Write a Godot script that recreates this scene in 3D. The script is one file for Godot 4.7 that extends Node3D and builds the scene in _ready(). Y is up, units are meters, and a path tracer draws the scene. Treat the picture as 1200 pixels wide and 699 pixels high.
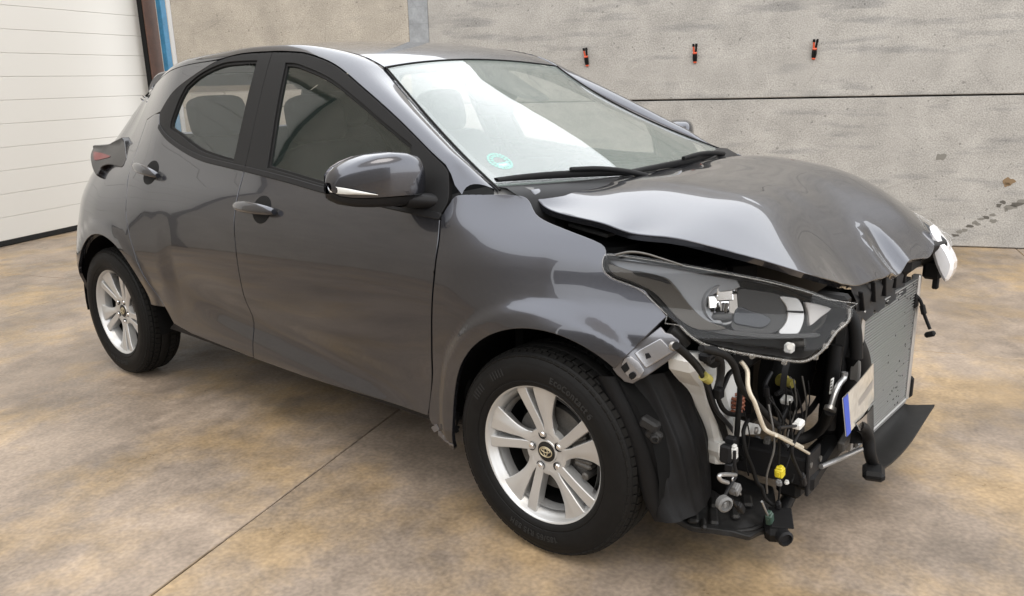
extends Node3D
# A damaged hatchback in a concrete yard. x runs to the car's front, y up, z to the car's right side; metres.


var rng := RandomNumberGenerator.new()
var M := {}
var names := {}


# ---------------------------------------------------------------- mesh building
class MB:
	var v := PackedVector3Array()
	var n := PackedVector3Array()
	var u := PackedVector2Array()
	var i := PackedInt32Array()

	func vert(p: Vector3, nn: Vector3, uv := Vector2.ZERO) -> int:
		v.append(p)
		n.append(nn)
		u.append(uv)
		return v.size() - 1

	func tri(a: int, b: int, c: int) -> void:
		i.append_array(PackedInt32Array([a, b, c]))

	func quad(a: int, b: int, c: int, d: int) -> void:
		i.append_array(PackedInt32Array([a, b, c, a, c, d]))

	func flat(pts: Array) -> void:   # a flat convex face
		var nn: Vector3 = (pts[1] - pts[0]).cross(pts[2] - pts[0]).normalized()
		var k := []
		for p in pts:
			k.append(vert(p, nn, Vector2(p.x + p.z, p.y)))
		for j in range(1, pts.size() - 1):
			tri(k[0], k[j], k[j + 1])

	func add(o: MB, x := Transform3D()) -> MB:
		var b := v.size()
		for k in o.v.size():
			vert(x * o.v[k], (x.basis * o.n[k]).normalized(), o.u[k])
		for k in o.i:
			i.append(k + b)
		return self

	func moved(x: Transform3D) -> MB:
		return MB.new().add(self, x)

	func mirrored() -> MB:
		var o := MB.new()
		for k in v.size():
			o.vert(v[k] * Vector3(1, 1, -1), n[k] * Vector3(1, 1, -1), u[k])
		o.i = i.duplicate()
		return o

	func mesh() -> ArrayMesh:
		var ii := PackedInt32Array()
		for k in range(0, i.size(), 3):
			var a := i[k]
			var b := i[k + 1]
			var c := i[k + 2]
			var f := (v[b] - v[a]).cross(v[c] - v[a])
			if f.length_squared() < 1e-16:
				continue
			if f.dot(n[a] + n[b] + n[c]) > 0.0:
				ii.append_array(PackedInt32Array([a, c, b]))
			else:
				ii.append_array(PackedInt32Array([a, b, c]))
		var arr := []
		arr.resize(Mesh.ARRAY_MAX)
		arr[Mesh.ARRAY_VERTEX] = v
		arr[Mesh.ARRAY_NORMAL] = n
		arr[Mesh.ARRAY_TEX_UV] = u
		arr[Mesh.ARRAY_INDEX] = ii
		var m := ArrayMesh.new()
		m.add_surface_from_arrays(Mesh.PRIMITIVE_TRIANGLES, arr)
		return m


class Tab:   # a monotone smooth curve through points, tabulated
	var a := 0.0
	var b := 1.0
	var t := PackedFloat32Array()

	func _init(xs: Array, ys: Array, n := 900) -> void:
		var k := xs.size()
		var h := []
		var d := []
		var m := []
		for j in k - 1:
			h.append(xs[j + 1] - xs[j])
			d.append((ys[j + 1] - ys[j]) / h[j])
		m.append(d[0])
		for j in range(1, k - 1):
			if d[j - 1] * d[j] <= 0.0:
				m.append(0.0)
			else:
				var w1: float = 2.0 * h[j] + h[j - 1]
				var w2: float = h[j] + 2.0 * h[j - 1]
				m.append((w1 + w2) / (w1 / d[j - 1] + w2 / d[j]))
		m.append(d[k - 2])
		a = xs[0]
		b = xs[k - 1]
		var j := 0
		for q in n + 1:
			var x := a + (b - a) * q / n
			while j < k - 2 and x > xs[j + 1]:
				j += 1
			var s: float = (x - xs[j]) / h[j]
			t.append(ys[j] * (1 + 2 * s) * (1 - s) * (1 - s) + h[j] * m[j] * s * (1 - s) * (1 - s) + ys[j + 1] * s * s * (3 - 2 * s) + h[j] * m[j + 1] * s * s * (s - 1))

	func at(x: float) -> float:
		var q := clampf((x - a) / (b - a), 0.0, 1.0) * (t.size() - 1)
		var k := mini(int(q), t.size() - 2)
		return lerpf(t[k], t[k + 1], q - k)


func lin(r: float, g: float, b: float, a := 1.0) -> Color:
	var c := Color(r, g, b).linear_to_srgb()
	c.a = a
	return c


func P2(a: Array) -> PackedVector2Array:
	var o := PackedVector2Array()
	for k in range(0, a.size(), 2):
		o.append(Vector2(a[k], a[k + 1]))
	return o


func P3(a: Array) -> PackedVector3Array:
	var o := PackedVector3Array()
	for k in range(0, a.size(), 3):
		o.append(Vector3(a[k], a[k + 1], a[k + 2]))
	return o


func cr2(p: PackedVector2Array, per := 6) -> PackedVector2Array:   # smooth open curve through points
	var o := PackedVector2Array()
	for k in p.size() - 1:
		var a := p[maxi(k - 1, 0)]
		var d := p[mini(k + 2, p.size() - 1)]
		for j in per:
			o.append(p[k].cubic_interpolate(p[k + 1], a, d, float(j) / per))
	o.append(p[p.size() - 1])
	return o


func cr3(p: PackedVector3Array, per := 6) -> PackedVector3Array:
	var o := PackedVector3Array()
	for k in p.size() - 1:
		var a := p[maxi(k - 1, 0)]
		var d := p[mini(k + 2, p.size() - 1)]
		for j in per:
			o.append(p[k].cubic_interpolate(p[k + 1], a, d, float(j) / per))
	o.append(p[p.size() - 1])
	return o


func closed2(p: PackedVector2Array, per := 5) -> PackedVector2Array:
	var o := PackedVector2Array()
	var c := p.size()
	for k in c:
		for j in per:
			o.append(p[k].cubic_interpolate(p[(k + 1) % c], p[(k + c - 1) % c], p[(k + 2) % c], float(j) / per))
	return o


func join2(parts: Array) -> PackedVector2Array:
	var o := PackedVector2Array()
	for p in parts:
		for q in p:
			if o.is_empty() or o[o.size() - 1].distance_to(q) > 0.0015:
				o.append(q)
	if o[0].distance_to(o[o.size() - 1]) < 0.0015:
		o.remove_at(o.size() - 1)
	return o


func rev(p: PackedVector2Array) -> PackedVector2Array:
	var q := p.duplicate()
	q.reverse()
	return q


func area2(p: PackedVector2Array) -> float:
	var s := 0.0
	for k in p.size():
		s += p[k].cross(p[(k + 1) % p.size()])
	return s * 0.5


func shrink(p: PackedVector2Array, d: float) -> PackedVector2Array:
	if d == 0.0:
		return p
	var best := p
	var most := 0.0
	for q in Geometry2D.offset_polygon(p if area2(p) > 0 else rev(p), -d, Geometry2D.JOIN_ROUND):
		if absf(area2(q)) > most:
			most = absf(area2(q))
			best = q
	return best


func nrm(s: Callable, q: Vector2, e := 0.004) -> Vector3:
	var du: Vector3 = s.call(q + Vector2(e, 0)) - s.call(q - Vector2(e, 0))
	var dv: Vector3 = s.call(q + Vector2(0, e)) - s.call(q - Vector2(0, e))
	return du.cross(dv).normalized()


# A sheet cut to an outline in the surface's own two coordinates, its edges rounded and turned in.
func panel(s: Callable, outline: PackedVector2Array, holes := [], cell := 0.03, off := 0.0, gap := 0.004, flange := 0.012, bev := 0.0022) -> MB:
	var m := MB.new()
	var poly := shrink(outline, gap)
	var cut := []
	for h in holes:
		cut.append(h if area2(h) > 0 else rev(h))
	var lo := poly[0]
	var hi := poly[0]
	for q in poly:
		lo = lo.min(q)
		hi = hi.max(q)
	var cache := {}
	for cy in range(int(floor(lo.y / cell)), int(ceil(hi.y / cell))):
		for cx in range(int(floor(lo.x / cell)), int(ceil(hi.x / cell))):
			var r := PackedVector2Array([Vector2(cx, cy) * cell, Vector2(cx + 1, cy) * cell, Vector2(cx + 1, cy + 1) * cell, Vector2(cx, cy + 1) * cell])
			var bits: Array = Geometry2D.intersect_polygons(r, poly)
			for h in cut:
				var left := []
				for b in bits:
					left.append_array(Geometry2D.clip_polygons(b, h))
				bits = left
			for b in bits:
				var ids := Geometry2D.triangulate_polygon(b)
				if ids.is_empty():
					continue
				var at := []
				for q in b:
					var key := Vector2i((q * 20000.0).round())
					if not cache.has(key):
						var nn := nrm(s, q)
						cache[key] = m.vert(s.call(q) + nn * off, nn, q)
					at.append(cache[key])
				for k in range(0, ids.size(), 3):
					m.tri(at[ids[k]], at[ids[k + 1]], at[ids[k + 2]])
	if flange > 0.0:
		edge(m, s, poly, off, flange, bev, cell * 0.5, 1.0)
		for h in cut:
			edge(m, s, h, off, flange, bev, cell * 0.5, -1.0)
	return m


func edge(m: MB, s: Callable, loop: PackedVector2Array, off: float, flange: float, bev: float, step: float, side: float) -> void:
	var ccw := 1.0 if area2(loop) > 0 else -1.0
	var pts := PackedVector2Array()
	var outs := PackedVector2Array()
	var c := loop.size()
	for k in c:
		var a := loop[k]
		var b := loop[(k + 1) % c]
		var prev := (a - loop[(k + c - 1) % c]).normalized()
		var next := (b - a).normalized()
		var dir := (prev + next).normalized() if (prev + next).length() > 0.1 else next
		pts.append(a)
		outs.append(Vector2(dir.y, -dir.x) * ccw * side)
		var cuts := int(a.distance_to(b) / step)
		for j in cuts:
			pts.append(a.lerp(b, (j + 1.0) / (cuts + 1.0)))
			outs.append(Vector2(next.y, -next.x) * ccw * side)
	var rows := []
	for k in pts.size():
		var q := pts[k]
		var p: Vector3 = s.call(q)
		var nn := nrm(s, q)
		var o: Vector3 = s.call(q + outs[k] * 0.002) - p
		o = (o - nn * o.dot(nn)).normalized()
		p += nn * off
		var row := []
		for t in [0.0, 0.5, 1.0]:
			var a: float = t * PI / 2
			row.append(m.vert(p + o * bev * sin(a) - nn * bev * (1 - cos(a)), nn * cos(a) + o * sin(a), q))
		row.append(m.vert(p + o * bev - nn * (bev + flange), o, q))
		rows.append(row)
	for k in rows.size():
		var a: Array = rows[k]
		var b: Array = rows[(k + 1) % rows.size()]
		for j in 3:
			m.quad(a[j], b[j], b[j + 1], a[j + 1])


func strip(m: MB, rows: Array, inside: Variant = null, wrap := false) -> MB:   # smooth surface through rows of points
	var nr := rows.size()
	var nc: int = rows[0].size()
	var id := []
	for r in nr:
		var line := []
		for c in nc:
			var p: Vector3 = rows[r][c]
			var c0: int = (c + nc - 1) % nc if wrap else maxi(c - 1, 0)
			var c1: int = (c + 1) % nc if wrap else mini(c + 1, nc - 1)
			var du: Vector3 = rows[mini(r + 1, nr - 1)][c] - rows[maxi(r - 1, 0)][c]
			var dv: Vector3 = rows[r][c1] - rows[r][c0]
			var nn := du.cross(dv).normalized()
			if nn == Vector3.ZERO:
				nn = Vector3.UP
			if inside != null and nn.dot(p - (inside as Vector3)) < 0:
				nn = -nn
			line.append(m.vert(p, nn, Vector2(float(c) / nc, float(r) / nr)))
		id.append(line)
	for r in nr - 1:
		for c in (nc if wrap else nc - 1):
			var d := (c + 1) % nc
			m.quad(id[r][c], id[r + 1][c], id[r + 1][d], id[r][d])
	return m


func tube(m: MB, pts: PackedVector3Array, r: float, sides := 8, per := 5, r2 := -1.0) -> MB:
	var p := cr3(pts, per) if per > 1 else pts
	var t0 := (p[1] - p[0]).normalized()
	var side := t0.cross(Vector3.UP if absf(t0.y) < 0.9 else Vector3.RIGHT).normalized()
	var ring := []
	for k in p.size():
		var t := (p[mini(k + 1, p.size() - 1)] - p[maxi(k - 1, 0)]).normalized()
		side = (side - t * side.dot(t)).normalized()
		var up := t.cross(side)
		var rr := r if r2 < 0 else lerpf(r, r2, float(k) / (p.size() - 1))
		var row := []
		for j in sides:
			var a := TAU * j / sides
			var d := side * cos(a) + up * sin(a)
			row.append(m.vert(p[k] + d * rr, d, Vector2(float(j) / sides, k)))
		ring.append(row)
	for k in ring.size() - 1:
		for j in sides:
			var q := (j + 1) % sides
			m.quad(ring[k][j], ring[k + 1][j], ring[k + 1][q], ring[k][q])
	for e in [0, p.size() - 1]:
		var t := (p[1] - p[0]).normalized() * -1.0 if e == 0 else (p[e] - p[e - 1]).normalized()
		var cc := m.vert(p[e], t)
		for j in sides:
			var a := m.vert(m.v[ring[e][j]], t)
			var b := m.vert(m.v[ring[e][(j + 1) % sides]], t)
			m.tri(cc, a, b)
	return m


# turned about z; profile of (radius, z); corners sharper than 35 degrees stay sharp
func lathe(m: MB, prof: PackedVector2Array, segs := 64, x := Transform3D()) -> MB:
	for k in prof.size() - 1:
		var a := prof[k]
		var b := prof[k + 1]
		var d := (b - a).normalized()
		var na := Vector2(-d.y, d.x)
		var nb := na
		if k > 0:
			var e := (a - prof[k - 1]).normalized()
			if e.dot(d) > 0.82:
				na = (na + Vector2(-e.y, e.x)).normalized()
		if k < prof.size() - 2:
			var e := (prof[k + 2] - b).normalized()
			if e.dot(d) > 0.82:
				nb = (nb + Vector2(-e.y, e.x)).normalized()
		var base := m.v.size()
		for j in segs + 1:
			var t := TAU * j / segs
			var c := cos(t)
			var s := sin(t)
			m.vert(x * Vector3(a.x * c, a.x * s, a.y), (x.basis * Vector3(na.x * c, na.x * s, na.y)).normalized(), Vector2(float(j) / segs, 0))
			m.vert(x * Vector3(b.x * c, b.x * s, b.y), (x.basis * Vector3(nb.x * c, nb.x * s, nb.y)).normalized(), Vector2(float(j) / segs, 1))
		for j in segs:
			m.quad(base + 2 * j, base + 2 * j + 1, base + 2 * j + 3, base + 2 * j + 2)
	return m


func box(m: MB, at: Vector3, size: Vector3, bev := 0.003, turn := Basis()) -> MB:
	var h := size * 0.5
	var b := minf(bev, minf(h.x, minf(h.y, h.z)) * 0.9)
	var x := Transform3D(turn, at)
	var c := func(sx: int, sy: int, sz: int, ax: int) -> Vector3:
		var p := Vector3(sx * (h.x - b), sy * (h.y - b), sz * (h.z - b))
		p[ax] = [sx, sy, sz][ax] * h[ax]
		return x * p
	for s in [-1, 1]:
		face(m, [c.call(s, -1, -1, 0), c.call(s, 1, -1, 0), c.call(s, 1, 1, 0), c.call(s, -1, 1, 0)], turn * Vector3(s, 0, 0))
		face(m, [c.call(-1, s, -1, 1), c.call(1, s, -1, 1), c.call(1, s, 1, 1), c.call(-1, s, 1, 1)], turn * Vector3(0, s, 0))
		face(m, [c.call(-1, -1, s, 2), c.call(1, -1, s, 2), c.call(1, 1, s, 2), c.call(-1, 1, s, 2)], turn * Vector3(0, 0, s))
	if b > 0.0:
		for s in [-1, 1]:
			for t in [-1, 1]:
				face(m, [c.call(s, t, -1, 0), c.call(s, t, 1, 0), c.call(s, t, 1, 1), c.call(s, t, -1, 1)], turn * Vector3(s, t, 0))
				face(m, [c.call(s, -1, t, 0), c.call(s, 1, t, 0), c.call(s, 1, t, 2), c.call(s, -1, t, 2)], turn * Vector3(s, 0, t))
				face(m, [c.call(-1, s, t, 1), c.call(1, s, t, 1), c.call(1, s, t, 2), c.call(-1, s, t, 2)], turn * Vector3(0, s, t))
				for w in [-1, 1]:
					face(m, [c.call(s, t, w, 0), c.call(s, t, w, 1), c.call(s, t, w, 2)], turn * Vector3(s, t, w))
	return m


func face(m: MB, pts: Array, n: Vector3) -> void:
	var nn := n.normalized()
	var k := []
	for p in pts:
		k.append(m.vert(p, nn, Vector2(p.x + p.z, p.y)))
	for j in range(1, pts.size() - 1):
		m.tri(k[0], k[j], k[j + 1])


# a flat outline in the xy plane of x, given thickness along z (front face at z = depth) with a bevelled front edge
func plate(m: MB, outline: PackedVector2Array, depth: float, bev: float, x := Transform3D()) -> MB:
	var p := outline if area2(outline) > 0 else rev(outline)
	var q := shrink(p, bev) if bev > 0 else p
	var ids := Geometry2D.triangulate_polygon(q)
	var nz := x.basis.z.normalized()
	var base := m.v.size()
	for a in q:
		m.vert(x * Vector3(a.x, a.y, depth), nz, a)
	for k in range(0, ids.size(), 3):
		m.tri(base + ids[k], base + ids[k + 1], base + ids[k + 2])
	ids = Geometry2D.triangulate_polygon(p)
	base = m.v.size()
	for a in p:
		m.vert(x * Vector3(a.x, a.y, 0), -nz, a)
	for k in range(0, ids.size(), 3):
		m.tri(base + ids[k], base + ids[k + 1], base + ids[k + 2])
	for k in p.size():
		var a := p[k]
		var b := p[(k + 1) % p.size()]
		var d := (b - a).normalized()
		var o := x.basis * Vector3(d.y, -d.x, 0)
		face(m, [x * Vector3(a.x, a.y, 0), x * Vector3(b.x, b.y, 0), x * Vector3(b.x, b.y, depth - bev), x * Vector3(a.x, a.y, depth - bev)], o)
	if bev > 0:
		for k in p.size():
			var a := p[k]
			var b := p[(k + 1) % p.size()]
			var a2 := nearest(q, a)
			var b2 := nearest(q, b)
			var d := (b - a).normalized()
			face(m, [x * Vector3(a.x, a.y, depth - bev), x * Vector3(b.x, b.y, depth - bev), x * Vector3(b2.x, b2.y, depth), x * Vector3(a2.x, a2.y, depth)], x.basis * Vector3(d.y, -d.x, 1))
	return m


func nearest(q: PackedVector2Array, a: Vector2) -> Vector2:
	var best := q[0]
	for k in q:
		if k.distance_squared_to(a) < best.distance_squared_to(a):
			best = k
	return best


func blob(m: MB, at: Vector3, half: Vector3, e := 0.5, turn := Basis(), n := 14) -> MB:   # a soft-cornered cushion shape
	var rows := []
	var pw := func(a: float) -> float: return signf(a) * pow(absf(a), e)
	for r in n + 1:
		var la := -PI / 2 + PI * r / n
		var row := PackedVector3Array()
		for c in n * 2:
			var lo := TAU * c / (n * 2)
			row.append(at + turn * (half * Vector3(pw.call(cos(la)) * pw.call(cos(lo)), pw.call(sin(la)), pw.call(cos(la)) * pw.call(sin(lo)))))
		rows.append(row)
	return strip(m, rows, at, true)


func text_mesh(m: MB, what: String, size: float, depth: float, x: Transform3D, font := "Droid Sans", bold := false) -> MB:
	var t := TextMesh.new()
	var f := SystemFont.new()
	f.font_names = PackedStringArray([font])
	if bold:
		f.font_weight = 700
	t.font = f
	t.text = what
	t.font_size = 32
	t.pixel_size = size / 32.0
	t.depth = depth
	t.curve_step = 1.0
	var a := t.get_mesh_arrays()
	var vv: PackedVector3Array = a[Mesh.ARRAY_VERTEX]
	var nn: PackedVector3Array = a[Mesh.ARRAY_NORMAL]
	var base := m.v.size()
	for k in vv.size():
		m.vert(x * vv[k], (x.basis * nn[k]).normalized())
	if a[Mesh.ARRAY_INDEX] != null:
		for k in a[Mesh.ARRAY_INDEX]:
			m.i.append(base + k)
	else:
		for k in vv.size():
			m.i.append(base + k)
	return m


# ---------------------------------------------------------------- nodes
func put(called: String, m: Variant, mat: Material, parent: Node = self, label := "") -> MeshInstance3D:
	var o := MeshInstance3D.new()
	o.name = numbered(called, parent)
	o.mesh = m.mesh() if m is MB else m
	o.material_override = mat
	parent.add_child(o, true)
	if label:
		o.set_meta("label", label)
	return o


func numbered(called: String, parent: Node) -> String:
	var key := str(parent.get_instance_id()) + called
	var k: int = names.get(key, 0)
	names[key] = k + 1
	return called if k == 0 else "%s_%03d" % [called, k]


func thing(called: String, label: String, category: String, at := Transform3D(), group := "") -> Node3D:
	var o := Node3D.new()
	o.name = numbered(called, self)
	add_child(o, true)
	o.transform = at
	o.set_meta("label", label)
	o.set_meta("category", category)
	o.set_meta("kind", "thing")
	if group:
		o.set_meta("group", group)
	return o


func part(called: String, parent: Node, at := Transform3D()) -> Node3D:
	var o := Node3D.new()
	o.name = numbered(called, parent)
	parent.add_child(o, true)
	o.transform = at
	return o


# ---------------------------------------------------------------- materials
func mat(called: String, c: Color, rough := 0.6, metal := 0.0, coat := 0.0) -> StandardMaterial3D:
	var m := StandardMaterial3D.new()
	m.albedo_color = c
	m.roughness = rough
	m.metallic = metal
	if coat > 0:
		m.clearcoat_enabled = true
		m.clearcoat = coat
		m.clearcoat_roughness = 0.02
	M[called] = m
	return m


func glass(called: String, c: Color, alpha: float, spec := 0.5) -> StandardMaterial3D:
	var m := mat(called, c, 0.0)
	m.albedo_color.a = alpha
	m.transparency = BaseMaterial3D.TRANSPARENCY_ALPHA
	m.metallic_specular = spec
	return m


func noise_bytes(size: int, seed_: int, freq: float, oct := 4, sx := 1, sy := 1, kind := FastNoiseLite.TYPE_SIMPLEX_SMOOTH, gain := 0.5) -> PackedByteArray:
	var f := FastNoiseLite.new()
	f.noise_type = kind
	f.seed = seed_
	f.frequency = freq
	f.fractal_octaves = oct
	f.fractal_gain = gain
	var im := f.get_seamless_image(size / sx, size / sy, false, false, 0.12)
	if sx > 1 or sy > 1:
		im.resize(size, size, Image.INTERPOLATE_BILINEAR)
	im.convert(Image.FORMAT_L8)
	return im.get_data()


func bump_of(data: PackedByteArray, size: int, strength: float) -> ImageTexture:
	var im := Image.create_from_data(size, size, false, Image.FORMAT_L8, data)
	im.convert(Image.FORMAT_RGBA8)
	im.bump_map_to_normal_map(strength)
	return ImageTexture.create_from_image(im)


func worn_image() -> Image:
	var n := 512
	var p := noise_bytes(n, 201, 0.02, 6, 1, 1, FastNoiseLite.TYPE_SIMPLEX_SMOOTH, 0.65)
	var q := noise_bytes(n, 207, 0.12, 3)
	var s := scuffs(n, 55)
	var o := PackedByteArray()
	o.resize(n * n * 3)
	for k in n * n:
		var v := 222.0 + (p[k] - 128) * 0.20 + (q[k] - 128) * 0.08 + (s[k] - 128) * 0.5
		o[k * 3] = int(clampf(v, 0, 255))
		o[k * 3 + 1] = int(clampf(v * 0.992, 0, 255))
		o[k * 3 + 2] = int(clampf(v * 0.975, 0, 255))
	return Image.create_from_data(n, n, false, Image.FORMAT_RGB8, o)


func scuffs(n: int, seed_: int) -> PackedByteArray:   # thin scratches, broad swept trowel and tyre marks, small drops; 128 leaves the floor as it is
	var r := RandomNumberGenerator.new()
	r.seed = 12 + seed_
	var f := PackedFloat32Array()
	f.resize(n * n)
	for k in 150:
		var p := Vector2(r.randf(), r.randf()) * n
		var a := r.randf() * TAU
		var bend := r.randf_range(-0.004, 0.004)
		var wide := k % 9 == 0
		var w := r.randf_range(6.0, 22.0) if wide else r.randf_range(0.6, 1.5)
		var depth := r.randf_range(-10, 7) if wide else r.randf_range(-34, 22)
		var l := r.randi_range(120, 500) if wide else r.randi_range(20, 260)
		for s in l:
			p += Vector2.from_angle(a)
			a += bend
			var fade := sin(PI * s / l) * depth
			var m := int(ceil(w))
			var side := Vector2.from_angle(a + PI / 2)
			for j in range(-m, m + 1):
				var c := fade * exp(-pow(j / w, 2))
				var q := p + side * j
				var at := posmod(int(q.y), n) * n + posmod(int(q.x), n)
				if absf(c) > absf(f[at]):
					f[at] = c
	for k in 420:
		var p := Vector2(r.randf(), r.randf()) * n
		var w := r.randf_range(0.7, 3.2)
		var depth := r.randf_range(-40, 12)
		for y in range(-5, 6):
			for x in range(-5, 6):
				var at := posmod(int(p.y) + y, n) * n + posmod(int(p.x) + x, n)
				f[at] += depth * exp(-(x * x + y * y) / (w * w))
	var o := PackedByteArray()
	o.resize(n * n)
	for k in n * n:
		o[k] = int(clampf(128.0 + f[k], 0, 255))
	return o


func floor_material(called: String, seed_: int, warm: float, light: float) -> void:
	var n := 1280
	var big := noise_bytes(n, seed_ + 3, 0.003, 3)
	var mid := noise_bytes(n, seed_ + 11, 0.020, 6, 1, 1, FastNoiseLite.TYPE_SIMPLEX_SMOOTH, 0.72)
	var swirl := noise_bytes(n, seed_ + 21, 0.030, 5, 1, 2)
	var dark := noise_bytes(n, seed_ + 31, 0.0048, 7, 1, 1, FastNoiseLite.TYPE_SIMPLEX_SMOOTH, 0.58)
	var ochre := noise_bytes(n, seed_ + 41, 0.0045, 7, 1, 1, FastNoiseLite.TYPE_SIMPLEX_SMOOTH, 0.58)
	var fine := noise_bytes(n, seed_ + 51, 0.16, 3)
	var marks := scuffs(n, seed_)
	var out := PackedByteArray()
	out.resize(n * n * 3)
	var ro := PackedByteArray()
	ro.resize(n * n)
	for k in n * n:
		var v := light * (1.0 + (big[k] - 128) * 0.0011 + (mid[k] - 128) * 0.0007 + (swirl[k] - 128) * 0.0005 + (fine[k] - 128) * 0.0009)
		var d := clampf((dark[k] - 118) / 110.0, 0.0, 1.0)
		var o := clampf((ochre[k] * 0.85 + mid[k] * 0.15 - 112) / 90.0 + warm, 0.0, 1.0)
		v *= (1.0 - 0.15 * d) * (1.0 + (marks[k] - 128) * 0.0022)
		out[k * 3] = int(clampf(v * lerpf(132.0, 141.0, o), 0, 255))
		out[k * 3 + 1] = int(clampf(v * lerpf(119.0, 121.5, o), 0, 255))
		out[k * 3 + 2] = int(clampf(v * lerpf(106.0, 95.0, o), 0, 255))
		ro[k] = int(clampf(128 + (mid[k] - 128) * 0.35 - 20 * o - 12, 0, 255))
	var m := StandardMaterial3D.new()
	m.albedo_texture = ImageTexture.create_from_image(Image.create_from_data(n, n, false, Image.FORMAT_RGB8, out))
	m.roughness_texture = ImageTexture.create_from_image(Image.create_from_data(n, n, false, Image.FORMAT_L8, ro))
	m.roughness = 1.0
	m.metallic_specular = 0.42
	m.normal_enabled = true
	m.normal_texture = bump_of(mid, n, 1.5)
	m.normal_scale = 0.3
	m.uv1_scale = Vector3(1.0 / 4.3, 1.0 / 4.3, 1)
	M[called] = m


func concrete_material(called: String, seed_: int, base: Color, streak: float, rough: float) -> StandardMaterial3D:
	var n := 1024
	var band := noise_bytes(n, seed_, 0.016, 5, 8, 1)
	var blot := noise_bytes(n, seed_ + 5, 0.008, 6, 1, 1, FastNoiseLite.TYPE_SIMPLEX_SMOOTH, 0.62)
	var fine := noise_bytes(n, seed_ + 9, 0.20, 4)
	var smear := noise_bytes(n, seed_ + 13, 0.03, 5, 6, 1)
	var marks := scuffs(n, seed_ + 900)
	var pits := noise_bytes(n, seed_ + 17, 0.16, 1, 1, 1, FastNoiseLite.TYPE_VALUE_CUBIC)
	var out := PackedByteArray()
	out.resize(n * n * 3)
	var hgt := PackedByteArray()
	hgt.resize(n * n)
	for k in n * n:
		var s := clampf((band[k] * 0.55 + smear[k] * 0.45 - 140) / 60.0, 0.0, 1.0) * streak
		var v := 1.0 + (blot[k] - 128) / 255.0 * 0.14 + (fine[k] - 128) / 255.0 * 0.24 + (band[k] - 128) / 255.0 * 0.04 + (marks[k] - 128) * 0.003 - s * 0.23
		var pit := 1.0 if pits[k] > 214 else 0.0
		v -= pit * 0.16
		out[k * 3] = int(clampf(base.r8 * v, 0, 255))
		out[k * 3 + 1] = int(clampf(base.g8 * v * (1.0 + s * 0.012), 0, 255))
		out[k * 3 + 2] = int(clampf(base.b8 * v * (1.0 + s * 0.03), 0, 255))
		hgt[k] = int(clampf(fine[k] * 0.7 + blot[k] * 0.3 - pit * 80.0, 0, 255))
	var m := StandardMaterial3D.new()
	m.albedo_texture = ImageTexture.create_from_image(Image.create_from_data(n, n, false, Image.FORMAT_RGB8, out))
	m.roughness = 0.9
	m.metallic_specular = 0.3
	m.normal_enabled = true
	m.normal_texture = bump_of(hgt, n, 3.0)
	m.normal_scale = rough
	m.uv1_scale = Vector3(1.0 / 3.1, 1.0 / 3.1, 1)
	M[called] = m
	return m


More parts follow.
